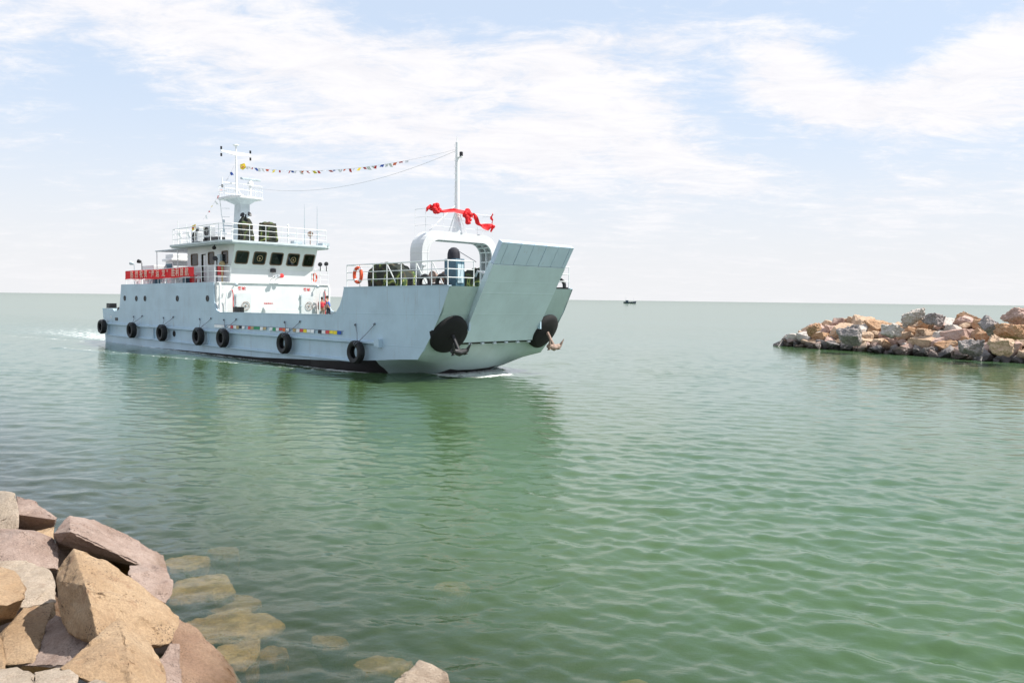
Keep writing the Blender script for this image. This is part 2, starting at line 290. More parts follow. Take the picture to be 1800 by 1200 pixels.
class MB:
    def __init__(s): s.v = []; s.f = []; s.sm = []
    def add(s, vs, fs, smooth=False):
        b = len(s.v); s.v += [tuple(v) for v in vs]; s.f += [tuple(b + i for i in f) for f in fs]; s.sm += [smooth] * len(fs); return s
    def box(s, a, b):
        x0, y0, z0 = (min(a[i], b[i]) for i in range(3)); x1, y1, z1 = (max(a[i], b[i]) for i in range(3))
        return s.add([(x0, y0, z0), (x1, y0, z0), (x1, y1, z0), (x0, y1, z0), (x0, y0, z1), (x1, y0, z1), (x1, y1, z1), (x0, y1, z1)],
                     [(0, 3, 2, 1), (4, 5, 6, 7), (0, 1, 5, 4), (1, 2, 6, 5), (2, 3, 7, 6), (3, 0, 4, 7)])
    def prism_y(s, poly, y0, y1):      # polygon in (x, z)
        n = len(poly); vs = [(x, y0, z) for x, z in poly] + [(x, y1, z) for x, z in poly]
        return s.add(vs, [tuple(range(n))[::-1], tuple(range(n, 2 * n))] + [(i, (i + 1) % n, n + (i + 1) % n, n + i) for i in range(n)])
    def prism_x(s, poly, x0, x1):      # polygon in (y, z)
        n = len(poly); vs = [(x0, y, z) for y, z in poly] + [(x1, y, z) for y, z in poly]
        return s.add(vs, [tuple(range(n))[::-1], tuple(range(n, 2 * n))] + [(i, (i + 1) % n, n + (i + 1) % n, n + i) for i in range(n)])
    def prism_z(s, poly, z0, z1):
        n = len(poly); vs = [(x, y, z0) for x, y in poly] + [(x, y, z1) for x, y in poly]
        return s.add(vs, [tuple(range(n))[::-1], tuple(range(n, 2 * n))] + [(i, (i + 1) % n, n + (i + 1) % n, n + i) for i in range(n)])
    def tube(s, pts, r, n=8, close=False):
        pts = [Vector(p) for p in pts]; N = len(pts); rr = r if isinstance(r, (list, tuple)) else [r] * N
        vs = []; prev = None
        for i, p in enumerate(pts):
            a = pts[(i - 1) % N] if (i > 0 or close) else p; b = pts[(i + 1) % N] if (i < N - 1 or close) else p
            t = (b - a).normalized() if (b - a).length > 1e-9 else Vector((0, 0, 1))
            if prev is None:
                ref = Vector((0, 0, 1)) if abs(t.z) < .9 else Vector((1, 0, 0)); u = t.cross(ref).normalized()
            else:
                u = (prev - t * prev.dot(t)); u = u.normalized() if u.length > 1e-6 else t.orthogonal().normalized()
            prev = u; w = t.cross(u)
            for k in range(n):
                ang = 2 * math.pi * k / n; vs.append(p + (u * math.cos(ang) + w * math.sin(ang)) * rr[i])
        fs = []
        for i in range(N if close else N - 1):
            j = (i + 1) % N
            for k in range(n): fs.append((i * n + k, i * n + (k + 1) % n, j * n + (k + 1) % n, j * n + k))
        if not close: fs += [tuple(range(n))[::-1], tuple(range((N - 1) * n, N * n))]
        return s.add(vs, fs, True)
    def lathe(s, prof, c, axis, n=24, close=False):   # prof: (radius, height along axis)
        c = Vector(c); a = Vector(axis).normalized(); u = a.orthogonal().normalized(); w = a.cross(u)
        vs = []; m = len(prof)
        for k in range(n):
            ang = 2 * math.pi * k / n; d = u * math.cos(ang) + w * math.sin(ang)
            for r, h in prof: vs.append(c + d * r + a * h)
        fs = []
        for k in range(n):
            k2 = (k + 1) % n
            for i in range(m if close else m - 1):
                j = (i + 1) % m; fs.append((k * m + i, k2 * m + i, k2 * m + j, k * m + j))
        return s.add(vs, fs, True)
    def ball(s, c, r, n=10, sc=(1, 1, 1)):
        c = Vector(c); vs = []; fs = []
        for i in range(n // 2 + 1):
            th = math.pi * i / (n // 2)
            for k in range(n):
                ph = 2 * math.pi * k / n; vs.append((c.x + r * sc[0] * math.sin(th) * math.cos(ph), c.y + r * sc[1] * math.sin(th) * math.sin(ph), c.z + r * sc[2] * math.cos(th)))
        for i in range(n // 2):
            for k in range(n): fs.append((i * n + k, (i + 1) * n + k, (i + 1) * n + (k + 1) % n, i * n + (k + 1) % n))
        return s.add(vs, fs, True)
    def build(s, name, m, parent=None, bevel=0, sub=0, solid=0, weld=True):
        me = bpy.data.meshes.new(name); me.from_pydata(s.v, [], s.f); me.validate(); me.update()
        bm = bmesh.new(); bm.from_mesh(me)
        if weld: bmesh.ops.remove_doubles(bm, verts=bm.verts, dist=0.0004)
        bmesh.ops.recalc_face_normals(bm, faces=bm.faces); bm.to_mesh(me); bm.free()
        if any(s.sm):
            me.polygons.foreach_set('use_smooth', [True] * len(me.polygons))
            try: me.set_sharp_from_angle(angle=R(38))
            except Exception: pass
        me.materials.append(m if not isinstance(m, str) else M[m])
        o = bpy.data.objects.new(name, me); COL.objects.link(o)
        if parent is not None: o.parent = parent
        if solid: md = o.modifiers.new('solid', 'SOLIDIFY'); md.thickness = solid; md.offset = 0
        if bevel:
            md = o.modifiers.new('bevel', 'BEVEL'); md.width = bevel; md.segments = 2; md.limit_method = 'ANGLE'; md.angle_limit = R(40)
            md.harden_normals = False
        return o
def text_mesh(name, body, size, mtx, m, parent, depth=0.004, sx=1.0):
    cu = bpy.data.curves.new(name + '_c', 'FONT'); cu.body = body; cu.size = size; cu.extrude = depth; cu.align_x = 'CENTER'; cu.align_y = 'CENTER'
    cu.resolution_u = 2; cu.offset = size * 0.012
    t = bpy.data.objects.new(name + '_t', cu); COL.objects.link(t); bpy.context.view_layer.update()
    dg = bpy.context.evaluated_depsgraph_get(); me = bpy.data.meshes.new_from_object(t.evaluated_get(dg))
    bpy.data.objects.remove(t); bpy.data.curves.remove(cu)
    me.transform(mtx @ Matrix.Scale(sx, 4, (1, 0, 0))); me.materials.clear(); me.materials.append(M[m]); me.name = name
    o = bpy.data.objects.new(name, me); COL.objects.link(o); o.parent = parent; return o
def frame_mtx(c, xdir, zdir):
    x = Vector(xdir).normalized(); z = Vector(zdir); z = (z - x * z.dot(x)).normalized(); n = x.cross(z)   # text plane: x along, y up, normal toward reader
    return Matrix(((x.x, z.x, n.x, c[0]), (x.y, z.y, n.y, c[1]), (x.z, z.z, n.z, c[2]), (0, 0, 0, 1)))

# ------------------------------------------------------------ water
def wave_height(x, y, spacing):
    rng = np.random.RandomState(11)
    h = np.zeros_like(x); gust = 0
    for i in range(110):
        lam = 0.16 * (1.045 ** i) if i < 55 else 0.26 * (1.03 ** (i - 55))
        th = math.radians(-100 + rng.normal(0, 34)); k = 2 * math.pi / lam
        a = 0.0031 * lam ** 0.78 * (0.6 + 0.8 * rng.rand()) * (1.0 if lam < 1.3 else 0.55)
        ph = rng.rand() * 6.283
        w = np.clip((lam / (spacing * 3.0)) - 0.4, 0, 1)
        arg = k * (x * math.cos(th) + y * math.sin(th)) + ph
        s_ = np.sin(arg); h += w * a * (s_ + 0.28 * np.cos(2 * arg))
    return h
def build_water():
    na, nr = 1000, 900
    az = np.radians(np.linspace(-58, 58, na)); r = 2.2 * (170 / 2.2) ** (np.linspace(0, 1, nr))
    far = 170 * (60000 / 170) ** (np.linspace(0, 1, 60)[1:]); r = np.concatenate([r, far])
    nr = len(r); Rr, A = np.meshgrid(r, az, indexing='ij')
    X = Rr * np.sin(A); Y = Rr * np.cos(A) - 1.0
    sp = np.maximum(np.gradient(r)[:, None] * np.ones_like(A), Rr * (az[1] - az[0]))
    Z = wave_height(X, Y, sp); Z[r > 170] = 0
    # patches of ruffled and calm water
    mod = 0.85 + 0.22 * np.sin(X * .11 + 1.3 * np.sin(Y * .07)) * np.sin(Y * .15 + .8 * np.sin(X * .05))
    calm = 1 - 0.45 * np.exp(-(((X + 1.5) / 5.0) ** 2 + ((Y - 9) / 5.0) ** 2))
    Rd = np.sqrt(X ** 2 + Y ** 2); Z = Z * mod * calm * (1 - 0.38 * np.clip((Rd - 9) / 16, 0, 1)) * (1 - 0.18 * np.exp(-((X + 8) / 8.0) ** 2))
    # ship frame coordinates for wake and bow wave
    dx = X - O_S.x; dy = Y - O_S.y; xs = dx * AX.x + dy * AX.y; ys = dx * AY.x + dy * AY.y
    hullw = np.where(xs < 34, 4.25, np.clip(4.25 - (xs - 34) * 0.55, 0, 9))
    dist = np.abs(ys) - hullw
    foam = np.zeros_like(X)
    side = np.exp(-np.maximum(dist - .15, 0) / 0.42) * (xs > -1) * (xs < 40)
    foam = np.maximum(foam, side * np.clip(0.72 + 0.22 * np.exp(-((xs - 36) / 5.0) ** 2) + 0.1 * np.exp(-((xs - 12) / 8) ** 2), 0, 1))
    bowd = np.sqrt(np.maximum(xs - 37.2, 0) ** 2 + (np.maximum(np.abs(ys) - 2.4, 0)) ** 2)
    foam = np.maximum(foam, np.exp(-(bowd / 0.75) ** 2) * (xs > 36.5) * 0.78)
    arm = np.exp(-((dist - (37 - xs) * 0.17 - .2) / 0.5) ** 2) * (xs < 38) * (xs > 6) * (dist > 0)     # spreading bow wave
    foam = np.maximum(foam, arm * 0.66)
    wk = np.exp(-((np.abs(ys)) / (4.6 - xs * 0.16)) ** 4) * np.exp(xs / 55.0) * (xs < 0.5)
    foam = np.maximum(foam, np.clip(wk, 0, 1) * 0.88)
    edge = np.exp(-((np.abs(ys) - 5 + xs * 0.22) / 1.3) ** 2) * np.exp(xs / 45) * (xs < 0)
    foam = np.maximum(foam, edge * (0.66 + 0.22 * np.sin(xs * .9 + 2 * np.sin(xs * .23)) * np.sin(xs * 2.3 + ys)))
    Z += 0.09 * np.exp(-(bowd / 0.9) ** 2) * (xs > 36) + 0.06 * arm + 0.05 * np.clip(wk, 0, 1) * np.sin(xs * 2.4) * np.sin(ys * 2.1)
    # shore of the far breakwater
    sx0, sy0, sx1, sy1 = 24.0, 66, 33.0, 50.5
    vs = np.stack([X.ravel(), Y.ravel(), Z.ravel()], 1)
    n = nr * na
    idx = np.arange(n).reshape(nr, na)
    q = np.stack([idx[:-1, :-1], idx[:-1, 1:], idx[1:, 1:], idx[1:, :-1]], -1).reshape(-1, 4)
    # skirt and bottom close the body of water
    edge_loop = list(idx[0, :]) + list(idx[1:, -1]) + list(idx[-1, :-1][::-1]) + list(idx[1:-1, 0][::-1])
    m = len(edge_loop); bv = vs[edge_loop].copy(); bv[:, 2] = -9.0
    allv = np.concatenate([vs, bv]); b0 = n
    sk = np.array([(b0 + i, b0 + (i + 1) % m, edge_loop[(i + 1) % m], edge_loop[i]) for i in range(m)])
    cen = len(allv); allv = np.concatenate([allv, [[0, 500, -9.0]]])
    tri = np.array([(cen, b0 + (i + 1) % m, b0 + i) for i in range(m)])
    me = bpy.data.meshes.new('sea')
    nq, ns, ntr = len(q), len(sk), len(tri)
    me.vertices.add(len(allv)); me.vertices.foreach_set('co', allv.astype(np.float32).ravel())
    loops = np.concatenate([q.ravel(), sk.ravel(), tri.ravel()]).astype(np.int32)
    me.loops.add(len(loops)); me.loops.foreach_set('vertex_index', loops)
    tot = np.concatenate([np.full(nq + ns, 4), np.full(ntr, 3)]).astype(np.int32); st = np.concatenate([[0], np.cumsum(tot)[:-1]]).astype(np.int32)
    me.polygons.add(len(tot)); me.polygons.foreach_set('loop_start', st); me.polygons.foreach_set('loop_total', tot)
    sm = np.zeros(len(tot), dtype=bool); sm[:nq] = True; me.polygons.foreach_set('use_smooth', sm)
    me.update(calc_edges=True)
    dsh = (X + 2.6) * 0.55 + (Y - 6.5) * 0.55
    shal = np.exp(-(np.maximum(dsh, 0) / 3.4) ** 2)
    a2 = me.attributes.new('shallow', 'FLOAT', 'POINT'); a2.data.foreach_set('value', np.concatenate([shal.ravel(), np.zeros(m + 1)]).astype(np.float32))
    at = me.attributes.new('foam', 'FLOAT', 'POINT'); fv = np.concatenate([foam.ravel(), np.zeros(m + 1)]).astype(np.float32); at.data.foreach_set('value', fv)
    # material
    mt = bpy.data.materials.new('sea_water'); mt.use_nodes = True; nt = mt.node_tree; nt.nodes.clear()
    out = nd(nt, 'ShaderNodeOutputMaterial'); g = nd(nt, 'ShaderNodeNewGeometry'); P = g.outputs['Position']
    def nz(scale, detail, sc, rough=0.6, dist=0.0):
        mp = nd(nt, 'ShaderNodeMapping'); lk(nt, P, mp.inputs[0]); mp.inputs['Scale'].default_value = sc; mp.inputs['Rotation'].default_value = (0, 0, R(8))
        n_ = nd(nt, 'ShaderNodeTexNoise', Scale=scale, Detail=detail, Roughness=rough, Distortion=dist); lk(nt, mp.outputs[0], n_.inputs['Vector']); return n_.outputs['Fac']
    h = mathn(nt, 'ADD', mathn(nt, 'MULTIPLY', nz(2.2, 5, (0.6, 1.0, 1), 0.62, 0.4), 0.10), mathn(nt, 'MULTIPLY', nz(9.0, 3, (0.7, 1.0, 1), 0.55, 0.3), 0.026))
    h = mathn(nt, 'ADD', h, mathn(nt, 'MULTIPLY', nz(0.55, 3, (0.5, 1.0, 1), 0.5), 0.10))
    bp = nd(nt, 'ShaderNodeBump', Strength=1.0, Distance=0.14); lk(nt, h, bp.inputs['Height'])
    big = nz(0.05, 4, (0.5, 1, 1), 0.6)
    deep = mixc(nt, maprange(nt, big, 0.35, 0.65), (0.088, 0.162, 0.060), (0.095, 0.178, 0.086))
    df = nd(nt, 'ShaderNodeBsdfDiffuse'); lk(nt, deep, df.inputs[0]); lk(nt, bp.outputs[0], df.inputs['Normal'])
    tr = nd(nt, 'ShaderNodeBsdfTransparent'); tr.inputs[0].default_value = (0.95, 1, 0.97, 1)
    gl = nd(nt, 'ShaderNodeBsdfGlossy', Roughness=0.035); lk(nt, bp.outputs[0], gl.inputs['Normal']); gl.inputs[0].default_value = (0.93, 0.97, 1.0, 1)
    fr = nd(nt, 'ShaderNodeFresnel', IOR=1.34); lk(nt, bp.outputs[0], fr.inputs['Normal'])
    sa = nd(nt, 'ShaderNodeAttribute'); sa.attribute_name = 'shallow'
    m1 = nd(nt, 'ShaderNodeMixShader'); lk(nt, maprange(nt, sa.outputs['Fac'], 0, 1, 0.40, 0.88, False), m1.inputs[0]); lk(nt, df.outputs[0], m1.inputs[1]); lk(nt, tr.outputs[0], m1.inputs[2])
    # wind-ruffled sea never mirrors fully, even at grazing view
    m2 = nd(nt, 'ShaderNodeMixShader'); fr_eff = mathn(nt, 'MINIMUM', mathn(nt, 'MULTIPLY', fr.outputs[0], 1.05), 0.64); lk(nt, fr_eff, m2.inputs[0]); lk(nt, m1.outputs[0], m2.inputs[1]); lk(nt, gl.outputs[0], m2.inputs[2])
    fa = nd(nt, 'ShaderNodeAttribute'); fa.attribute_name = 'foam'
    fn = mathn(nt, 'ADD', mathn(nt, 'MULTIPLY', nz(1.9, 7, (1, 1, 1), 0.75, 0.6), 0.55), mathn(nt, 'MULTIPLY', nz(9, 5, (1, 1, 1), 0.75), 0.45))
    fs = mathn(nt, 'ADD', fn, mathn(nt, 'MULTIPLY', mathn(nt, 'SUBTRACT', fa.outputs['Fac'], 1.0), 0.42))
    fm = maprange(nt, fs, 0.34, 0.46, 0, 0.9)
    fd = nd(nt, 'ShaderNodeBsdfDiffuse'); fd.inputs[0].default_value = (0.75, 0.78, 0.76, 1)
    m3 = nd(nt, 'ShaderNodeMixShader'); lk(nt, fm, m3.inputs[0]); lk(nt, m2.outputs[0], m3.inputs[1]); lk(nt, fd.outputs[0], m3.inputs[2])
    lk(nt, m3.outputs[0], out.inputs['Surface'])
    va = nd(nt, 'ShaderNodeVolumeAbsorption', Density=1.4); va.inputs[0].default_value = (0.60, 0.50, 0.30, 1)
    lk(nt, va.outputs[0], out.inputs['Volume'])
    me.materials.append(mt)
    o = bpy.data.objects.new('sea', me); COL.objects.link(o); tag(o, kind='structure')
    # the bed under it, rising towards the near shore
    N = 60; bm = bmesh.new(); grid = []
    for i in range(N + 1):
        row = []
        for j in range(N + 1):
            x = -60 + 120 * (i / N); y = -6 + 90 * (j / N) ** 1.6
            d = (x + 2.6) * 0.55 + (y - 6.5) * 0.55
            z = max(-8.0, -0.36 - 0.30 * d) if d > 0 else min(0.4, -0.36 - 0.25 * d)
            z += 0.2 * mnoise.noise(Vector((x * .6, y * .6, 0)))
            row.append(bm.verts.new((x, y, z)))
        grid.append(row)
    for i in range(N):
        for j in range(N): bm.faces.new((grid[i][j], grid[i + 1][j], grid[i + 1][j + 1], grid[i][j + 1])).smooth = True
    me2 = bpy.data.meshes.new('seabed'); bm.to_mesh(me2); bm.free(); me2.materials.append(M['seabed'])
    o2 = bpy.data.objects.new('seabed', me2); COL.objects.link(o2); tag(o2, kind='structure')
build_water()

# ------------------------------------------------------------ the landing craft
ship = tag(empty('landing_craft', MS), 'pale blue and white landing ferry with raised bow ramp crossing the harbour mouth', 'ship')
HB = 4.25
low = [(0, -0.12), (24.6, -0.05), (32.9, 0.19), (35.8, 0.37), (37.6, 0.5), (39.0, 0.57)]
plate = low + [(39.45, 1.05), (39.85, 1.55), (40.62, 2.75), (41.2, 3.93), (33.12, 3.96), (32.98, 3.5), (32.75, 3.05), (32.4, 2.68), (32.05, 2.55), (19.6, 2.52), (19.2, 2.64),
               (18.95, 2.85), (18.8, 3.2), (18.76, 4.44), (3.4, 4.50), (3.1, 3.1), (2.95, 2.62), (2.6, 2.48), (1.9, 2.46), (1.6, 2.62), (-0.62, 2.66)]
hb = MB()
for s in (-1, 1):
    hb.prism_y(plate, s * HB, s * (HB - 0.10))
# transom and bow faces
hb.add([(0, -HB + .1, -.3), (0, HB - .1, -.3), (-.6, HB - .1, 2.64), (-.6, -HB + .1, 2.64), (0.1, -HB + .1, -.3), (0.1, HB - .1, -.3), (-.5, HB - .1, 2.64), (-.5, -HB + .1, 2.64)],
       [(0, 1, 2, 3), (7, 6, 5, 4), (3, 2, 6, 7), (0, 3, 7, 4), (1, 5, 6, 2)])
kn = [(39.0, .57), (39.45, 1.05), (39.85, 1.55), (40.62, 2.75), (41.2, 3.93)]
def kx(z):
    for (x0, z0), (x1, z1) in zip(kn, kn[1:]):
        if z <= z1: return x0 + (x1 - x0) * (z - z0) / (z1 - z0)
    return 41.2
lowp = [(-4.25, .57), (-3.8, .50), (-3.2, .42), (-2.7, .28), (-2.2, .10), (-1.6, -.05), (-1.0, -.14), (0, -.17), (1.0, -.14), (1.6, -.05), (2.2, .10), (2.7, .28), (3.2, .42), (3.8, .50), (4.25, .57)]
def facept(y, z):
    bulge = 0.22 * max(0, 1 - (abs(y) / 4.25) ** 3) * max(0, min(1, (1.6 - z) / 1.0))
    return (kx(z) + bulge - (0.55 * max(0, .57 - z) if z < .57 else 0), y, z)
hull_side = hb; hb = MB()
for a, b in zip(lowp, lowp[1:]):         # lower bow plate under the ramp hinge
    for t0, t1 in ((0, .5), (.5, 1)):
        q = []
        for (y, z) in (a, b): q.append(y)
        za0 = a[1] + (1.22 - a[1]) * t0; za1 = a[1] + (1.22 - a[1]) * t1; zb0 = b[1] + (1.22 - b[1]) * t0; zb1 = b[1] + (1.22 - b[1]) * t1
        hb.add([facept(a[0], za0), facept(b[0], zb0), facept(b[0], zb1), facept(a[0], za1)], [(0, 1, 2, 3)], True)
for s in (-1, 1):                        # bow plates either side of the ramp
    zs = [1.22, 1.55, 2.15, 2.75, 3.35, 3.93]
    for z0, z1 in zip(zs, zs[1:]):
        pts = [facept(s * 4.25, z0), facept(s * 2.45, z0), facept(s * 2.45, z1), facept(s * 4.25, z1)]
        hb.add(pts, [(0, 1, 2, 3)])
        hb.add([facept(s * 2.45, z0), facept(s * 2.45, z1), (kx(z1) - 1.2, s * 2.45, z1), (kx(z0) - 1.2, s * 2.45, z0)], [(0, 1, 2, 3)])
hull_side.build('hull', 'hull', ship)
# underbody of the bow: full square section aft, lifting to a shallow pram section at the ramp foot
SEC_F = [(4.25, .57), (3.8, .50), (3.2, .42), (2.7, .28), (2.2, .10), (1.6, -.05), (1.0, -.14), (0, -.17)]
SEC_A = [(4.25, .10), (4.24, -.2), (4.2, -.5), (4.1, -.9), (3.8, -1.2), (3.0, -1.4), (1.5, -1.4), (0, -1.4)]
def lowz(x):
    for (x0, z0), (x1, z1) in zip(low, low[1:]):
        if x <= x1: return z0 + (z1 - z0) * (x - x0) / (x1 - x0)
    return low[-1][1]
def section(x, s):
    t = ((39.0 - x) / 9.0) ** 0.62 if x < 39 else 0.0; out = []
    for (yf, zf), (ya, za) in zip(SEC_F, SEC_A):
        y = yf + (ya - yf) * t; z = zf + (za - zf) * t
        xx = x + (facept(y, z)[0] - 39.0) * max(0.0, (x - 36.0) / 3.0)
        out.append((xx, s * y, z))
    out[0] = (x, s * 4.25, lowz(x)); return out
bowx = [30, 31.5, 32.9, 34.4, 35.8, 36.6, 37.2, 37.8, 38.3, 38.7, 39.0]
ub = MB()
for s in (-1, 1):
    for xa, xb in zip(bowx, bowx[1:]):
        A_, B_ = section(xa, s), section(xb, s)
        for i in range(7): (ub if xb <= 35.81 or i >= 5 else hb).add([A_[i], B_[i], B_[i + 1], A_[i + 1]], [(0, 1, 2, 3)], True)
ub.build('bow_underbody', 'boot', ship)
hb.build('bow_plate', 'bow_bounce', ship)
bt = MB()                                # underwater sides, dark
for s in (-1, 1):
    xs_ = [x for x, z in low]
    for (x0, z0), (x1, z1) in [((0, -.12), (24.6, -.05)), ((24.6, -.05), (30.0, lowz(30.0)))]:
        i0 = (x0, s * (HB - .0), z0); i1 = (x1, s * (HB - .0), z1)
        f0 = f1 = 0.0
        m0 = (x0, s * (HB - .12 - .4 * f0), z0 - .30); m1 = (x1, s * (HB - .12 - .4 * f1), z1 - .30)
        b0 = (x0, s * (3.7 - 1.0 * f0), -1.4); b1 = (x1 - .5 * f1, s * (3.7 - 1.0 * f1), -1.4)
        bt.add([i0, i1, m1, m0], [(0, 1, 2, 3)]); bt.add([m0, m1, b1, b0], [(0, 1, 2, 3)])
bt.add([(0, -HB, -.12), (0, HB, -.12), (.3, 3.7, -1.4), (.3, -3.7, -1.4)], [(0, 1, 2, 3)])
bt.build('boot', 'boot', ship)
dk = MB()
dk.box((18.9, -4.1, 1.80), (40.0, 4.1, 1.9)); dk.box((-.3, -4.1, 1.4), (3.4, 4.1, 1.5))
for s in (-1, 1): dk.box((33.15, s * 2.5, 3.78), (41.1, s * 4.13, 3.9))
dk.build('deck', 'deck', ship)
for s in (-1, 1):
    bk = MB(); bk.box((33.2, s * 2.42, 1.9), (40.6, s * 2.5, 3.9)); bk.box((33.15, s * 2.42, 1.9), (33.23, s * 4.13, 3.9))
    bk.build('lane_bulkhead', 'hull', ship)
def strake(z0, z1, x0, x1, w, h):
    for s in (-1, 1):
        m_ = MB()
        prof = [(0, h / 2 + .02), (w, h * .28), (w, -h * .28), (0, -h / 2 - .02)]
        vs = []
        for x, zc in ((x0, z0), (x1, z1)):
            vs += [(x, s * (HB - .004 + p), zc + q) for p, q in prof]
        m_.add(vs, [(0, 1, 5, 4), (1, 2, 6, 5), (2, 3, 7, 6), (0, 3, 2, 1), (4, 5, 6, 7), (3, 0, 4, 7)])
        m_.build('rub_rail', 'hull', ship)
strake(1.44, 1.22, 0.45, 36.0, .16, .15)
strake(0.57, 0.25, 0.45, 34.0, .13, .12)
bx = MB(); bx.prism_y([(35.95, 1.36), (36.35, 1.43), (36.35, 1.02), (35.95, 1.09)], -HB + .002, -HB - .24); bx.build('rail_end_block', 'hull', ship)
for x in (0.7, 9.5, 18, 27):
    st = MB(); st.box((x, -HB, .6 - x * .008), (x + .05, -HB - .10, 1.38 - x * .006)); st.build('stiffener', 'hull', ship)
# bulwark cap
cp = MB()
for s in (-1, 1):
    cp.box((19.5, s * (HB - .16), 2.52), (32.1, s * (HB + .02), 2.56))
    cp.box((33.1, s * (HB - .16), 3.935), (41.15, s * (HB + .02), 3.975))
cp.build('bulwark_cap', 'hull', ship)
wc = MB()    # white stiffened inner wing at the cut
wc.add([(18.78, -4.20, 4.42), (18.78, -3.92, 4.42), (18.9, -3.92, 2.9), (19.55, -3.92, 2.2), (19.62, -4.13, 2.2), (19.62, -4.13, 2.5), (19.2, -4.16, 2.64), (18.82, -4.18, 3.2)], [(0, 1, 2, 7), (7, 2, 3, 6), (3, 4, 5, 6)])
wc.build('wing_flange', 'white', ship)
for (x, z) in ((4.11, 3.45), (6.35, 3.42), (7.93, 3.42), (13.41, 3.41), (17.9, 3.41), (12.84, 1.0)):
    p = MB(); p.lathe([(.155, 0), (.155, .035), (.20, .035), (.20, -.01)], (x, -HB + .001, z), (0, -1, 0), 20); o = p.build('porthole', 'black', ship)
    g = MB(); g.lathe([(0.001, 0.018), (.155, .018)], (x, -HB, z), (0, -1, 0), 20); g.build('glass', 'black', o)
b = MB(); b.box((2.1, -HB - .02, 1.72), (2.65, -HB + .01, 1.95)); b.build('mooring_port', 'black', ship)
text_mesh('stern_number', '78', 0.34, frame_mtx((1.2, -HB - .01, 1.95), (1, 0, 0), (0, 0, 1)), 'cwhite', ship)
text_mesh('stern_lettering', '-', 0.3, frame_mtx((0.35, -HB - .01, 1.8), (1, 0, 0), (0, 0, 1)), 'cwhite', ship)

# deckhouse
d = MB(); d.box((3.45, -4.13, 1.9), (18.9, 4.13, 4.40)); d.box((3.42, -4.13, 4.40), (18.98, 4.13, 4.46)); d.build('deckhouse', 'white', ship, bevel=.015)
def rrect(w, h, r, n=5):
    pts = []
    for cx_, cz_, a0 in ((w / 2 - r, h / 2 - r, 0), (-w / 2 + r, h / 2 - r, 90), (-w / 2 + r, -h / 2 + r, 180), (w / 2 - r, -h / 2 + r, 270)):
        for k in range(n + 1):
            a = R(a0 + 90 * k / n); pts.append((cx_ + r * math.cos(a), cz_ + r * math.sin(a)))
    return pts
def on_plane(c, u, v, n, pts, d0, d1, ring=None, smooth=False):
    """extruded 2D outline on a plane; with ring= an inner outline, a frame"""
    c, u, v, n = Vector(c), Vector(u).normalized(), Vector(v).normalized(), Vector(n).normalized()
    m_ = MB(); k = len(pts)
    P = lambda p, dd: c + u * p[0] + v * p[1] + n * dd
    if ring is None:
        m_.add([P(p, d0) for p in pts] + [P(p, d1) for p in pts], [tuple(range(k, 2 * k))] + [(i, (i + 1) % k, k + (i + 1) % k, k + i) for i in range(k)])
    else:
        vs = [P(p, d0) for p in pts] + [P(p, d1) for p in pts] + [P(p, d1) for p in ring] + [P(p, d0) for p in ring]
        fs = []
        for i in range(k):
            j = (i + 1) % k
            for a in range(3): fs.append((a * k + i, a * k + j, (a + 1) * k + j, (a + 1) * k + i))
        m_.add(vs, fs)
    return m_
XF = 18.9
for (yc, w) in ((-2.34, 1.06), (2.36, .95)):
    on_plane((XF, yc, 2.86), (0, 1, 0), (0, 0, 1), (1, 0, 0), rrect(w + .12, 1.98, .16), 0.0, .03).build('door_frame', 'white', ship)
    dr = on_plane((XF + .03, yc, 2.86), (0, 1, 0), (0, 0, 1), (1, 0, 0), rrect(w, 1.86, .14), .0, .075).build('door', 'door', ship, bevel=.012)
    hw = MB()
    cy_ = yc + .12; hw.tube([(XF + .15, cy_ + .27 * math.cos(R(k * 18)), 2.95 + .27 * math.sin(R(k * 18))) for k in range(20)], .016, 6, close=True)
    for k in range(3): hw.tube([(XF + .15, cy_ + .27 * math.cos(R(k * 60)), 2.95 + .27 * math.sin(R(k * 60))), (XF + .15, cy_ - .27 * math.cos(R(k * 60)), 2.95 - .27 * math.sin(R(k * 60)))], .010, 5)
    hw.tube([(XF + .08, yc + .12, 2.95), (XF + .15, yc + .12, 2.95)], .04)
    hw.build('handwheel', 'chain', dr)
    for z in (2.25, 2.9, 3.55):
        hg = MB(); hg.box((XF + .02, yc - w / 2 - .05, z), (XF + .12, yc - w / 2 + .06, z + .12)); hg.build('hinge', 'grey', dr)
text_mesh('door_sign', '客舱', 0.25, frame_mtx((XF + .006, -2.42, 4.06), (0, 1, 0), (0, 0, 1)), 'red', ship, sx=1.15)
text_mesh('door_sign', '客舱', 0.25, frame_mtx((XF + .006, 2.40, 4.06), (0, 1, 0), (0, 0, 1)), 'red', ship, sx=1.15)
text_mesh('hatch_sign', '机舱逃生口', 0.11, frame_mtx((XF + .006, -.53, 3.10), (0, 1, 0), (0, 0, 1)), 'red', ship, sx=1.25)
h = MB(); h.add([(XF, -.92, 2.90), (XF, -.2, 2.90), (XF + .30, -.2, 2.70), (XF + .30, -.92, 2.70), (XF, -.92, 2.45), (XF, -.2, 2.45), (XF + .30, -.2, 2.45), (XF + .30, -.92, 2.45)],
                [(0, 1, 2, 3), (3, 2, 6, 7), (0, 3, 7, 4), (1, 5, 6, 2)]); h.build('ventilation_hood', 'white', ship)
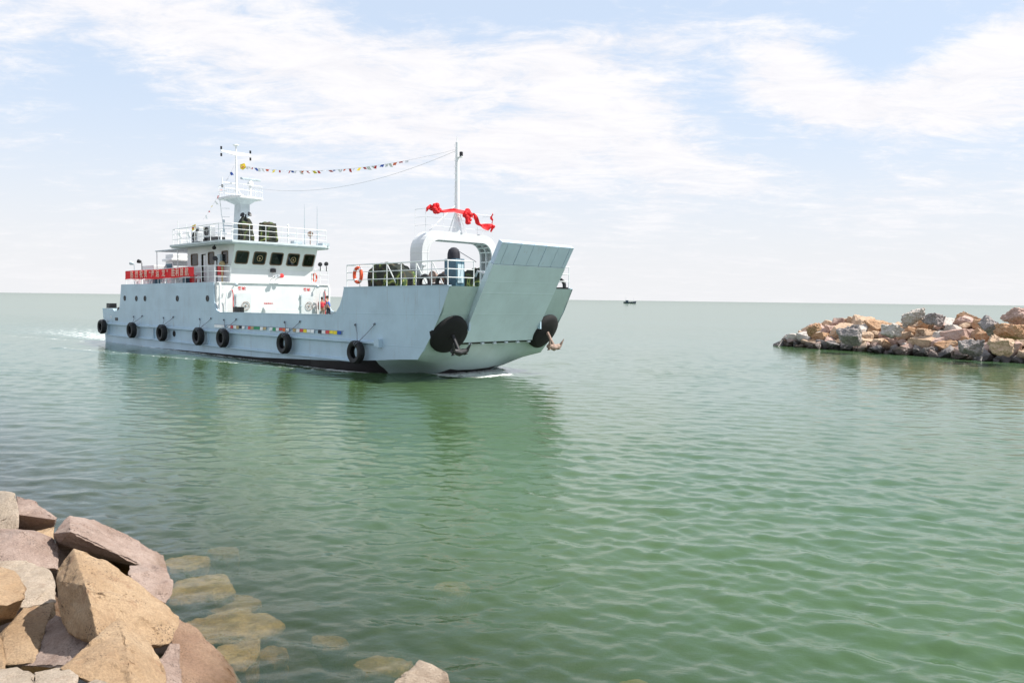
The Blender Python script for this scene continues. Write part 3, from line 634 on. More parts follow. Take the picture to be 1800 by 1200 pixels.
for sy, y in ((-1, -3.37), (1, 3.47)):
    MB().tube([(XF + .45, y - .35, 1.9), (XF + .45, y - .35, 3.3), (XF + .45, y - .28, 3.75), (XF + .45, y - .14, 3.98), (XF + .45, y - .02, 3.95)], .05).build('vent_pipe', 'pipe', ship)
    MB().tube([(XF + .45, y + .12, 1.9), (XF + .45, y + .12, 3.7), (XF + .45, y + .08, 3.93), (XF + .45, y - .03, 3.99)], .032).build('fire_main_pipe', 'red', ship)
    MB().tube([(XF + .25, sy * 4.02, 1.9), (XF + .25, sy * 4.02, 4.2), (XF + .2, sy * 4.0, 4.4)], .075).build('stanchion', 'pipe', ship)
b_ = MB(); b_.box((XF + .45, -3.28, 2.5), (XF + .7, -2.98, 2.88)); b_.build('black_locker', 'black', ship)
b_ = MB(); b_.box((XF + .45, -2.88, 2.5), (XF + .7, -2.64, 2.88)); b_.build('black_locker', 'black', ship)
for y in (-2.95, 3.05):
    m_ = MB(); m_.tube([(XF, y, 4.25), (XF + .28, y, 4.36)], .03); m_.lathe([(.001, 0), (.10, .02), (.12, .16), (.001, .17)], (XF + .28, y, 4.38), (.5, 0, -.8), 12); m_.build('deck_lamp', 'grey', ship)
m_ = MB()     # horn and lamp bracket in the middle of the front wall
m_.tube([(18.6, -.15, 4.75), (19.1, -.15, 4.85)], .025); m_.tube([(18.6, .2, 4.75), (19.1, .2, 4.85)], .025); m_.tube([(19.1, -.3, 4.85), (19.1, .35, 4.85)], .03)
m_.lathe([(.02, 0), (.05, .1), (.12, .28), (.001, .28)], (19.1, -.2, 4.9), (1, 0, .1), 12); m_.lathe([(.02, 0), (.05, .1), (.10, .3), (.001, .3)], (19.1, -.02, 4.95), (1, 0, .1), 12)
hn = m_.build('horn_bracket', 'steel', ship)
m_ = MB(); m_.lathe([(.001, 0), (.13, .02), (.15, .2), (.001, .22)], (19.1, .26, 4.95), (1, 0, .1), 14); m_.build('red_lamp', 'red', hn)
m_ = MB(); m_.box((18.62, -.22, 5.2), (18.78, .12, 5.44)); m_.build('vent_grille', 'black', ship)

# wheelhouse ------------------------------------------------
def wall(c, u, v, W, H, holes, th, name, m, n=None):
    """flat wall with rectangular openings: (a0, b0, a1, b1) in wall units; th extends along -n"""
    c, u, v = Vector(c), Vector(u).normalized(), Vector(v).normalized()
    xs_ = sorted(set([0, W] + [h_[0] for h_ in holes] + [h_[2] for h_ in holes])); zs_ = sorted(set([0, H] + [h_[1] for h_ in holes] + [h_[3] for h_ in holes]))
    m_ = MB()
    for a0, a1 in zip(xs_, xs_[1:]):
        for b0, b1 in zip(zs_, zs_[1:]):
            ca, cb = (a0 + a1) / 2, (b0 + b1) / 2
            if any(h_[0] < ca < h_[2] and h_[1] < cb < h_[3] for h_ in holes): continue
            m_.add([c + u * a0 + v * b0, c + u * a1 + v * b0, c + u * a1 + v * b1, c + u * a0 + v * b1], [(0, 1, 2, 3)])
    return m_
WB = 3.05; ZB, ZT = 5.38, 6.98
fb = Vector((18.60, 0, ZB)); ft = Vector((19.28, 0, ZT)); vdir = (ft - fb); HL = vdir.length; vdir.normalize(); nF = Vector((vdir.z, 0, -vdir.x))
wins = [(-2.40, .93), (-1.16, .93), (.08, .93), (1.32, .93), (2.53, .88)]
zb_ = (5.68 - ZB) / (ZT - ZB) * HL; zt_ = (6.52 - ZB) / (ZT - ZB) * HL
holes = [(y - w / 2 + .05 + WB, zb_ + .05, y + w / 2 - .05 + WB, zt_ - .05) for y, w in wins]
m_ = wall((fb.x, -WB, ZB), (0, 1, 0), vdir, 2 * WB, HL, holes, .08, 'w', 'white')
m_.add([(18.60, -WB, 4.46), (18.60, WB, 4.46), (18.60, WB, ZB), (18.60, -WB, ZB)], [(0, 1, 2, 3)])
def side_wall(s, openings):
    o_ = wall((12.4, s * WB, 4.46), (1, 0, 0), (0, 0, 1), 6.2, ZT - 4.46, openings, .08, 'w', 'white'); m_.v and None
    b = len(m_.v); m_.v += o_.v; m_.f += [tuple(b + i for i in f) for f in o_.f]; m_.sm += o_.sm
    m_.add([(18.6, s * WB, ZB), (fb.x, s * WB, ZB), (ft.x, s * WB, ZT), (18.6, s * WB, ZT)], [(1, 2, 3)])
sw = [(12.95, .95), (15.95, .95), ]
sideh = []
swl = [(13.5, 1.1, 5.66, 6.5), (16.0, .92, 5.66, 6.53), (17.95, .92, 5.66, 6.53)]
for s in (-1, 1):
    op = [(xc - w / 2 + .05 - 12.4, z0 + .05 - 4.46, xc + w / 2 - .05 - 12.4, z1 - .05 - 4.46) for xc, w, z0, z1 in swl]
    op.append((14.5 - 12.4, 0.12, 15.22 - 12.4, 6.42 - 4.46))
    side_wall(s, op)
m_.add([(12.4, -WB, 4.46), (12.4, WB, 4.46), (12.4, WB, ZT), (12.4, -WB, ZT)], [(0, 1, 2, 3)])
wh = m_.build('wheelhouse', 'white', ship, solid=.05)
def window(c, u, v, n, w, h, name='window', glass='glass'):
    fr_ = on_plane(c, u, v, n, rrect(w, h, .14), -.03, .045, ring=rrect(w - .13, h - .13, .09)).build(name, 'gasket', ship)
    on_plane(Vector(c), u, v, n, rrect(w - .12, h - .12, .09), -.01, .0).build('pane', glass, fr_); return fr_
for k, (y, w) in enumerate(wins):
    zc = (zb_ + zt_) / 2; c = Vector((fb.x, y, ZB)) + vdir * zc
    f_ = window(c, (0, 1, 0), vdir, nF, w, zt_ - zb_)
    if k in (1, 3):
        q = MB(); pts = [c + nF * .06 + Vector((0, 1, 0)) * (.19 * math.cos(a)) + vdir * (.19 * math.sin(a)) for a in [R(i * 15) for i in range(24)]]
        q.tube(pts, .016, 6, close=True); q.lathe([(.001, 0), (.05, 0), (.05, .04), (.001, .04)], c + nF * .04, nF, 10); q.tube([c + nF * .06 - vdir * .19, c + nF * .06], .01, 5)
        q.build('clear_view_screen', 'tan', f_)
    q = MB(); q.tube([c + nF * .07 + vdir * .40 + Vector((0, .05, 0)), c + nF * .07 + vdir * -.05 + Vector((0, -.12, 0))], .011, 5); q.build('wiper', 'black', f_)
for s in (-1, 1):
    for xc, w, z0, z1 in swl: window((xc, s * WB, (z0 + z1) / 2), (s * -1, 0, 0), (0, 0, 1), (0, s, 0), w, z1 - z0)
# inside: floor, console, brown strip added as a warm window reflection, dark lining
i_ = MB(); i_.box((12.5, -2.95, 4.5), (18.5, 2.95, 4.6)); i_.box((17.3, -2.4, 4.6), (18.3, 2.4, 5.55)); i_.build('console', 'teal', ship, bevel=.03)
i_ = MB(); i_.box((18.60, -2.9, 6.33), (18.68, -.2, 6.6)); i_.build('warm_reflection_strip', 'warm_strip', ship)
i_ = MB(); i_.box((14.86, -3.07, 4.6), (15.17, -3.03, 6.36)); i_.build('open_door_leaf', 'white', ship)
i_ = MB(); i_.box((12.55, -2.9, 4.62), (12.6, 2.9, 6.9)); i_.box((12.6, 2.0, 4.62), (14.2, 2.1, 6.9)); i_.build('lining', 'gasket', ship)
# roof
rf = MB()
rpoly = [(11.6, -3.97), (18.9, -3.97), (19.62, -3.4), (19.62, 3.4), (19.3, 4.0), (11.6, 4.0)]
rf.prism_z(rpoly, 6.985, 7.13)
rf.prism_z([(11.7, -3.9), (18.85, -3.9), (19.55, -3.36), (19.55, 3.36), (19.25, 3.93), (11.7, 3.93)], 6.90, 6.985)
rf.build('wheelhouse_roof', 'roofgrey', ship, bevel=.01)
b_ = MB(); b_.box((18.7, 3.3, 7.135), (19.5, 3.85, 7.33)); b_.build('roof_locker', 'grey', ship)
for (x, y, z, w) in ((17.4, -3.5, 6.72, .13),): 
    q = MB(); q.tube([(x, y, 6.9), (x, y, 6.8)], .03); q.lathe([(.001, 0), (w, .03), (w, .2), (.001, .24)], (x - .05, y, z), (.9, -.5, -.1), 14); q.build('floodlight', 'black', ship)
aw = MB(); aw.box((7.2, -3.2, 6.9), (12.0, 3.2, 6.96)); aw.build('awning', 'grey', ship)
for x in (7.3, 10.9):
    for y in (-3.1, 3.1): MB().tube([(x, y, 4.46), (x, y, 6.9)], .035).build('awning_post', 'pipe', ship)
# funnel casing
fc = MB(); fc.box((5.2, -1.6, 4.46), (6.55, 1.0, 6.85)); fc.box((5.0, -1.8, 6.3), (6.75, 1.2, 6.5)); fc.build('funnel_casing', 'white', ship, bevel=.05)
fc = MB(); fc.box((5.3, -1.63, 5.0), (6.4, -1.6, 6.1)); fc.build('louvre', 'teal', ship)
v_ = MB(); v_.box((3.9, -2.9, 5.0), (6.2, -1.9, 5.95)); v_.box((4.0, -2.6, 4.46), (6.0, -2.0, 5.0)); v_.build('engine_room_vent', 'white', ship, bevel=.03)
for (x, y, z) in ((1.9 + 1.9, -3.4, 6.05), (5.0, -3.3, 6.15)):
    q = MB(); q.tube([(x, y, 4.46), (x, y, z)], .03); q.lathe([(.001, 0), (.10, .02), (.15, .2), (.15, .28), (.001, .29)], (x - .1, y, z + .05), (-.6, -.6, .25), 14); q.build('searchlight', 'black' if x > 4.5 else 'grey', ship)
rl = MB(); rl.lathe([(.30, 0), (.30, .5)], (14.1, -3.5, 4.7), (0, 1, 0), 16); rl.lathe([(.42, 0), (.42, .04), (.001, .04), (.001, 0)], (14.1, -3.5, 4.7), (0, 1, 0), 16); rl.build('hose_reel', 'red', ship)
q = MB(); q.box((17.2, -WB - .22, 4.95), (17.75, -WB - .03, 5.55)); q.build('fire_box', 'red', ship)
q = MB(); q.box((17.2, -WB - .2, 5.75), (17.6, -WB - .03, 6.3)); q.build('junction_box', 'grey', ship)
# clutter low on the aft bridge deck
random.seed(3)
for k in range(13):
    x = 4.6 + k * .85 + random.uniform(-.2, .2); y = -3.7 + random.uniform(-.1, .5)
    q = MB()
    if k % 3 == 0: q.lathe([(.10, 0), (.10, .3), (.2, .3), (.2, .42), (.001, .5)], (x, y, 4.46), (0, 0, 1), 12); q.build('mushroom_vent', 'pipe', ship)
    elif k % 3 == 1: q.box((x - .25, y - .2, 4.46), (x + .2, y + .2, 4.46 + random.uniform(.25, .45))); q.build('deck_locker', random.choice(['cwhite', 'teal', 'grey']), ship, bevel=.02)
    else: q.tube([(x, y, 4.46), (x, y, 4.75), (x + .1, y, 4.9), (x + .25, y, 4.85), (x + .27, y, 4.7)], .06); q.build('gooseneck_vent', random.choice(['pipe', 'grey']), ship)

# railings ------------------------------------------------
def railing(pts, zb, h, n_rail=3, gap=1.15, r=.022, name='railing', m='pipe', posts=True):
    m_ = MB(); pts = [Vector(p) for p in pts]
    for k in range(n_rail):
        z = zb + h * (k + 1) / n_rail
        rr = r * (1.25 if k == n_rail - 1 else .8)
        m_.tube([(p.x, p.y, z) for p in pts], rr, 6)
    for a, b in zip(pts, pts[1:]):
        L = (b - a).length; n = max(1, round(L / gap))
        for i in range(n + 1):
            p = a.lerp(b, i / n); m_.tube([(p.x, p.y, zb), (p.x, p.y, zb + h)], r, 6)
    return m_.build(name, m, ship)
railing([(4.2, 4.05, 0), (4.2, -4.18, 0), (15.98, -4.18, 0)], 4.46, 1.04, 3, 1.5)
railing([(15.98, -4.18, 0), (18.78, -4.18, 0), (18.78, -3.1, 0)], 4.46, 1.04, 3, 1.0)
railing([(4.2, 4.18, 0), (18.78, 4.18, 0), (18.78, 3.1, 0)], 4.46, 1.04, 3, 1.0)
railing([(12.0, 3.9, 0), (12.0, -3.9, 0), (18.8, -3.9, 0), (19.5, -3.3, 0), (19.5, 3.57, 0), (12.0, 3.9, 0)], 7.13, 1.05, 3, 1.1)
railing([(33.3, -2.55, 0), (33.3, -4.18, 0), (41.0, -4.18, 0), (41.0, -2.6, 0)], 3.95, 1.12, 3, 1.12, .027)
railing([(33.3, 2.55, 0), (33.3, 4.18, 0), (41.0, 4.18, 0), (41.0, 2.6, 0)], 3.95, 1.12, 3, 1.12, .027)
railing([(36.5, -2.35, 0), (37.3, -2.35, 0), (37.3, 2.3, 0), (36.5, 2.3, 0)], 6.6, 1.2, 3, 1.25, .010)
for x in (36.55, 39.9, 38.75): MB().tube([(x + .05, -4.15, 5.0), (x + .35, -3.75, 3.95)], .03).build('rail_stay', 'pipe', ship)

# top of the wheelhouse: tower mast, radar, aerials, air conditioners
tw = MB()
for z0, z1, a0, a1 in ((7.13, 10.35, .40, .34),):
    x_ = 14.45
    tw.add([(x_ - .55, -a0 - .1, z0), (x_ + .5, -a0 - .1, z0), (x_ + .5, a0 - .1, z0), (x_ - .55, a0 - .1, z0), (x_ - .45, -a1, z1), (x_ + .42, -a1, z1), (x_ + .42, a1, z1), (x_ - .45, a1, z1)],
           [(0, 3, 2, 1), (4, 5, 6, 7), (0, 1, 5, 4), (1, 2, 6, 5), (2, 3, 7, 6), (3, 0, 4, 7)])
tw.add([(14.0, -.34, 10.05), (14.87, -.34, 10.05), (14.87, .34, 10.05), (14.0, .34, 10.05), (13.3, -.8, 10.42), (15.2, -.8, 10.42), (15.2, .8, 10.42), (13.3, .8, 10.42)],
       [(0, 1, 5, 4), (1, 2, 6, 5), (2, 3, 7, 6), (3, 0, 4, 7)])
tw.build('tower_mast', 'roofgrey', ship, bevel=.01)
pf = MB(); pf.prism_z([(12.9, -.9), (13.2, -1.2), (15.2, -1.2), (15.55, -.8), (15.55, .8), (15.2, 1.2), (13.2, 1.2), (12.9, .9)], 10.42, 10.55); pf.build('mast_platform', 'white', ship)
m_ = MB(); P8 = [(12.95, -.9), (13.22, -1.15), (15.2, -1.15), (15.5, -.8), (15.5, .8), (15.2, 1.15), (13.22, 1.15), (12.95, .9)]
for z in (10.95, 11.35): m_.tube([(x, y, z) for x, y in P8], .016, 6, close=True)
for i in range(8):
    a, b = Vector(P8[i]), Vector(P8[(i + 1) % 8]); n = max(1, round((b - a).length / .33))
    for k in range(n): p = a.lerp(b, k / n); m_.tube([(p.x, p.y, 10.55), (p.x, p.y, 11.35)], .011, 5)
m_.build('platform_rail', 'pipe', ship)
m_ = MB(); m_.tube([(13.6, 0, 10.5), (13.6, 0, 12.2), (13.6, 0, 14.3)], [.085, .07, .045], 10); m_.lathe([(.001, .08), (.2, .05), (.22, 0), (.05, -.05)], (13.6, 0, 14.32), (0, 0, 1), 14)
m_.tube([(13.6, 0, 11.3), (13.2, -.4, 10.55)], .03); m_.tube([(13.6, 0, 11.3), (13.9, .5, 10.55)], .03)
mp_ = m_.build('mast_pole', 'pipe', ship)
m_ = MB(); m_.add([(13.6, -1.12, 13.86), (13.6, 1.12, 13.86), (13.6, 1.12, 13.74), (13.6, 0, 13.6), (13.6, -1.12, 13.74)], [(0, 1, 2, 3, 4)]); m_.build('yard', 'pipe', mp_, solid=.08)
m_ = MB(); m_.tube([(13.6, -1.05, 11.62), (13.6, 0, 11.62)], .035); m_.tube([(13.6, -1.05, 11.4), (13.6, -1.05, 11.95)], .03); m_.build('lower_yard', 'pipe', mp_)
for (y, z) in ((-1.1, 14.0), (-1.1, 13.52), (1.1, 14.0), (1.1, 13.5), (-1.05, 11.35)):
    q = MB(); q.lathe([(.001, -.1), (.065, -.1), (.07, .1), (.001, .12)], (13.6, y, z), (0, 0, 1), 10); q.build('navigation_lamp', 'black', mp_)
q = MB(); q.tube([(13.95, -.2, 8.55), (13.95, -1.2, 8.55)], .04); q.tube([(13.95, -1.15, 8.3), (13.95, -1.15, 8.8)], .03)
for z in (8.2, 8.85): q.lathe([(.001, -.1), (.08, -.1), (.08, .1), (.001, .12)], (13.95, -1.15, z), (0, 0, 1), 10)
q.build('side_lamp_arm', 'grey', ship)
q = MB()
for a, b in (((13.3, -1.1), (13.3, -1.1)), ): q.tube([(13.3, -1.1, 10.45), (13.35, -1.0, 9.3), (13.6, -.95, 8.2), (13.7, -.9, 7.13)], .03)
for z in (9.8, 9.2, 8.6, 8.0, 7.5): q.tube([(13.45, -1.02, z), (13.75, -.6, z)], .02, 5)
q.build('mast_ladder', 'pipe', ship)
q = MB(); q.tube([(14.9, .38, 10.55), (14.9, .38, 11.35)], .09, 10); q.lathe([(.001, 0), (.2, .02), (.22, .2), (.12, .36), (.001, .38)], (14.9, .38, 11.35), (0, 0, 1), 14)
rd = q.build('radar', 'pipe', ship); q = MB(); q.box((14.84, -.35, 11.76), (14.98, 1.15, 11.9)); q.tube([(14.9, .38, 11.7), (14.9, .38, 11.78)], .06); q.build('antenna', 'grey', rd, bevel=.02)
for (y, z0, z1) in ((2.0, 7.13, 9.9), (3.0, 7.13, 9.85)):
    q = MB(); q.tube([(19.3, y, z0), (19.3, y, 8.2), (19.3, y, z1)], [.05, .03, .012], 6); q.build('whip_aerial', 'grey', ship)
for x, y, z1 in ((12.7, -3.85, 8.75), (13.5, -3.6, 8.5)):
    q = MB(); q.tube([(x, y, 7.13), (x, y, z1)], [.035, .02], 6); q.build('whip_aerial', 'pipe', ship)
q = MB(); q.tube([(19.2, .8, 7.13), (19.2, .8, 8.35)], .045); q.lathe([(.07, 0), (.001, .12)], (19.2, .8, 8.35), (0, 0, 1), 8); q.build('gyro_post', 'pipe', ship)
q = MB(); q.tube([(19.2, 2.5, 7.13), (19.2, 2.5, 7.75)], .03); q.lathe([(.001, 0), (.16, .03), (.19, .25), (.001, .26)], (19.1, 2.5, 7.9), (.9, -.2, 0), 14); q.build('searchlight', 'chain', ship)
for (x, y) in ((12.2, -3.4), (12.9, -3.1)):
    q = MB(); q.tube([(x, y, 7.13), (x, y, 7.6)], .05); q.lathe([(.06, 0), (.10, .1), (.17, .35), (.001, .36)], (x, y, 7.65), (-.3, -.2, 1), 12); q.build('loudhailer', 'pipe', ship)
def acunit(x0, y0, z0, w, d_, h_):
    q = MB(); q.box((x0, y0, z0), (x0 + w, y0 + d_, z0 + h_)); a = q.build('air_conditioner', 'steel', ship, bevel=.02)
    q = MB(); q.lathe([(.05, .0), (.27, .0), (.30, .02), (.30, -.02)], (x0 + w / 2, y0 - .008, z0 + h_ / 2), (0, -1, 0), 18); q.build('fan_grille', 'black', a)
    for xx in (x0 + .05, x0 + w - .1):
        q = MB(); q.box((xx, y0 + .02, z0 - .25), (xx + .06, y0 + d_ - .02, z0)); q.build('stand', 'black', a)
acunit(15.9, -3.55, 7.45, .95, .38, .72); acunit(14.2, -3.6, 7.25, .95, .38, .62); acunit(13.6, -3.0, 7.5, .5, .38, .8)
q = MB(); q.box((16.6, -3.6, 7.135), (17.9, -3.0, 7.42)); q.build('roof_box', 'black', ship, bevel=.03)
for p in ((17.9, -3.3), (18.4, -2.8)):
    q = MB(); q.tube([(p[0], p[1], 7.13), (p[0], p[1], 7.75), (p[0] + .1, p[1], 7.85)], .05); q.build('breather_pipe', 'pipe', ship)
q = MB(); q.box((19.0, 1.1, 7.135), (19.35, 1.8, 7.35)); q.build('roof_box', 'grey', ship)
# far bridge wing lights and gear
for (y, z) in ((3.55, 5.85), (4.05, 5.9)):
    q = MB(); q.tube([(18.8, y, 5.4), (18.8, y, 5.75)], .03); q.lathe([(.001, 0), (.13, .03), (.15, .22), (.001, .24)], (18.7, y, z), (.9, -.3, .1), 12); q.build('wing_searchlight', 'black', ship)
q = MB(); q.tube([(18.2, -3.75, 4.46), (18.2, -3.75, 5.9)], .04); q.lathe([(.001, 0), (.13, .03), (.16, .25), (.001, .27)], (18.1, -3.75, 5.95), (.7, -.6, .1), 12); q.build('wing_searchlight', 'black', ship)
q = MB(); q.tube([(18.0, -3.3, 4.46), (18.0, -3.3, 5.5)], .06); q.lathe([(.16, 0), (.2, .15), (.12, .32), (.001, .35)], (18.0, -3.3, 5.5), (0, 0, 1), 12); q.build('compass_repeater', 'tan', ship)

# bow gantry ------------------------------------------------
def arch(hw, top, rad, n=8, zb=3.9):
    pts = [(-hw, zb), (-hw, top - rad)]
    pts += [(-hw + rad - rad * math.cos(R(90 * k / n)), top - rad + rad * math.sin(R(90 * k / n))) for k in range(1, n + 1)]
    pts += [(hw - rad + rad * math.sin(R(90 * k / n)), top - rad + rad * math.cos(R(90 * k / n))) for k in range(0, n + 1)]
    pts += [(hw, zb)]; return pts
outer = arch(2.61, 6.76, 1.05); inner = arch(2.27, 6.42, .78)
g_ = MB(); x0, x1 = 36.42, 37.35; n = len(outer)
vs = [(x1, y, z) for y, z in outer] + [(x1, y, z) for y, z in inner] + [(x0, y, z) for y, z in inner] + [(x0, y, z) for y, z in outer]
fs = []
for i in range(n - 1):
    for a, b in ((0, 1), (2, 3), (3, 0)): fs.append((a * n + i, a * n + i + 1, b * n + i + 1, b * n + i))
g_.add(vs, fs)
gan = g_.build('bow_gantry', 'white', ship)
# front flange lip, and ribbed inner face
def ring_strip(o1, o2, xa, xb):
    m_ = MB(); n = len(o1); vs = [(xa, y, z) for y, z in o1] + [(xb, y, z) for y, z in o1] + [(xb, y, z) for y, z in o2] + [(xa, y, z) for y, z in o2]; fs = []
    for i in range(n - 1):
        for a in range(4): b = (a + 1) % 4; fs.append((a * n + i, a * n + i + 1, b * n + i + 1, b * n + i))
    return m_.add(vs, fs)
in2 = arch(2.17, 6.32, .68)
for xa, xb in ((36.42, 36.50), (36.85, 36.92), (37.28, 37.36)): ring_strip(inner, in2, xa, xb).build('gantry_flange', 'white', gan)
rb = MB()
for k in range(2, n - 2):
    if k % 2: continue
    (y, z), (y2, z2) = inner[k], in2[k]
    (ya, za) = inner[k + 1]; d_ = Vector((ya - y, za - z)).normalized() * .05
    rb.add([(36.5, y, z), (37.28, y, z), (37.28, y2, z2), (36.5, y2, z2), (36.5, y + d_.x, z + d_.y), (37.28, y + d_.x, z + d_.y), (37.28, y2 + d_.x, z2 + d_.y), (36.5, y2 + d_.x, z2 + d_.y)],
           [(0, 1, 2, 3), (7, 6, 5, 4), (3, 2, 6, 7)])
for z in (5.35, 4.9, 4.4):
    for s in (-1, 1): rb.box((36.5, s * 2.17, z), (37.28, s * 2.27, z + .05))
rb.build('gantry_rib', 'pipe', gan)
# bow mast
m_ = MB(); m_.tube([(37.1, -.1, 6.76), (37.1, -.1, 7.0), (37.1, -.1, 7.45)], [.26, .24, .13], 12); m_.tube([(37.1, -.1, 7.4), (37.1, -.1, 9), (37.1, -.1, 11.35)], [.14, .12, .085], 12)
m_.tube([(37.1, -.1, 11.3), (37.1, -.1, 11.62)], [.03, .02], 6); m_.box((37.15, -.16, 10.55), (37.5, -.04, 10.6)); m_.build('bow_mast', 'pipe', ship)
q = MB(); q.lathe([(.001, 0), (.09, 0), (.09, .22), (.001, .25)], (37.4, -.1, 10.6), (0, 0, 1), 10); q.build('mast_head_lamp', 'black', ship)
q = MB(); q.tube([(37.1, -.15, 8.2), (36.9, -1.75, 6.8)], .035, 6); q.tube([(37.1, -.05, 8.0), (36.9, .75, 6.76)], .03, 6); q.tube([(37.1, -.1, 8.1), (36.45, -.1, 6.8)], .03, 6); q.build('mast_stay', 'pipe', ship)
q = MB()
for z in np.arange(7.6, 11.2, .35): q.tube([(37.1, -.12, z), (37.1, -.30, z), (37.1, -.30, z + .12)], .010, 4)
q.build('mast_rungs', 'pipe', ship)

# ramp ------------------------------------------------
rd_ = Vector((2.7, 0, 4.6)).normalized(); rn = Vector((rd_.z, 0, -rd_.x)); HX = Vector((40.02, 0, 1.28)); RL = Vector((2.7, 0, 4.6)).length
def rampbox(a0, a1, y0, y1, d0, d1):
    m_ = MB(); vs = []
    for a in (a0, a1):
        for y in (y0, y1):
            for d in (d0, d1): vs.append(HX + rd_ * a + rn * d + Vector((0, y, 0)))
    return m_.add(vs, [(0, 1, 3, 2), (4, 6, 7, 5), (0, 4, 5, 1), (2, 3, 7, 6), (0, 2, 6, 4), (1, 5, 7, 3)])
ramp = rampbox(.05, 4.22, -2.5, 2.5, -.30, 0).build('bow_ramp', 'ramp', ship, bevel=.015)
fw_ = 5.0 / 7.0; ys0 = -2.5; ws = [.42, .86, .86, .86, .86, .86, .28]
for k, w in enumerate(ws):
    o_ = rampbox(4.235, RL, ys0 + .012, ys0 + w - .012, -.26, -.01 if k % 2 else -.004)  .build('flap_plate', 'flap', ramp, bevel=.012)
    ys0 += w
hgm = MB()
for k in range(6):
    y = -2.0 + k * .82
    hgm.tube([tuple(HX + rn * .0 + Vector((0, y, -.03))), tuple(HX + Vector((0, y + .18, -.03)))], .055, 8)
hgm.build('ramp_hinge', 'grey', ship)
q = rampbox(-.08, .05, -2.45, 2.45, -.35, -.06).build('hinge_gap', 'black', ship)
for s in (-1, 1):
    q = MB(); c = HX + rd_ * 3.55 + rn * -.35 + Vector((0, s * 2.42, 0)); q.tube([c, c + Vector((-.45, 0, .12)), c + Vector((-.7, s * -.1, -.1))], .05); q.ball(c, .1); q.build('ramp_latch', 'steel', ship)
# anchor pockets on the bow plates
nb = Vector((math.cos(R(31)), 0, -math.sin(R(31))))
for s in (-1, 1):
    c = Vector((kx(1.8) - .02, s * 3.28, 1.8))
    q = MB(); q.lathe([(.99, -.3), (.98, .14), (.93, .24), (.80, .31), (.35, .33), (.001, .33)], c, nb + Vector((0, s * .12, 0)), 36); q.build('anchor_pocket', 'matblack', ship)
q = MB(); q.box((-.3, -4.05, 2.66), (.35, -3.5, 3.05)); q.build('stern_locker', 'black', ship)
q = MB(); q.lathe([(.001, 0), (.2, 0), (.2, .5), (.001, .5)], (2.55, -4.2, 2.55), (0, 1, 0), 14); q.build('mooring_roller', 'black', ship)
# mooring gear on the bow decks
def fairlead(x, y):
    q = MB(); pts = [(x + .34 * math.cos(a), y, 3.97 + .12 + .34 * math.sin(a)) for a in [R(i * 20 - 10) for i in range(11)]]
    q.tube([(x + .36, y, 3.95)] + pts + [(x - .36, y, 3.95)], .095, 8); q.box((x - .5, y - .12, 3.93), (x + .5, y + .12, 4.03)); q.build('fairlead', 'black', ship)
for x, y in ((39.15, -3.95), (40.35, -3.95), (40.55, 3.95)): fairlead(x, y)
for x, y in ((37.95, -3.85), (38.6, -3.85), (39.6, 3.6)):
    q = MB(); q.lathe([(.001, 0), (.14, 0), (.13, .34), (.18, .36), (.18, .42), (.001, .42)], (x, y, 3.95), (0, 0, 1), 14); q.build('bollard', 'black', ship)
q = MB(); q.box((39.75, -3.3, 3.9), (40.55, -2.75, 5.2)); cab = q.build('winch_cabinet', 'teal', ship, bevel=.03)
q = MB(); q.box((40.553, -3.2, 4.1), (40.58, -2.85, 4.95)); q.build('panel', 'ramp', cab)
q = MB(); q.lathe([(.30, 0), (.29, .25), (.24, .42), (.12, .52), (.001, .54)], (40.1, -3.02, 5.2), (0, 0, 1), 16); q.build('canvas_cap', 'cblack', cab)
q = MB(); q.tube([(40.3, -3.0, 5.6), (41.15, -2.6, 5.05)], .018, 5); q.build('ramp_wire', 'rope', ship)
q = MB()
for i in range(3): q.lathe([(.18, 0), (.22, .06), (.18, .12)], (39.75 - .1 * i, -2.9 + i * .1, 4.0 + .13 * i), (0, 0, 1), 14)
q.lathe([(.05, -.4), (.28, -.4), (.28, -.34), (.16, -.34), (.16, .34), (.28, .34), (.28, .4), (.05, .4)], (38.9, -2.9, 4.4), (0, 1, 0), 18); q.box((38.5, -3.3, 3.92), (39.3, -2.55, 4.1)); q.build('winch', 'chain', ship)
q = MB(); q.tube([(38.5, -3.6, 3.95), (38.5, -3.6, 4.7), (38.6, -3.6, 4.95), (38.75, -3.6, 4.9)], .07, 8); q.build('gooseneck_vent', 'pipe', ship)

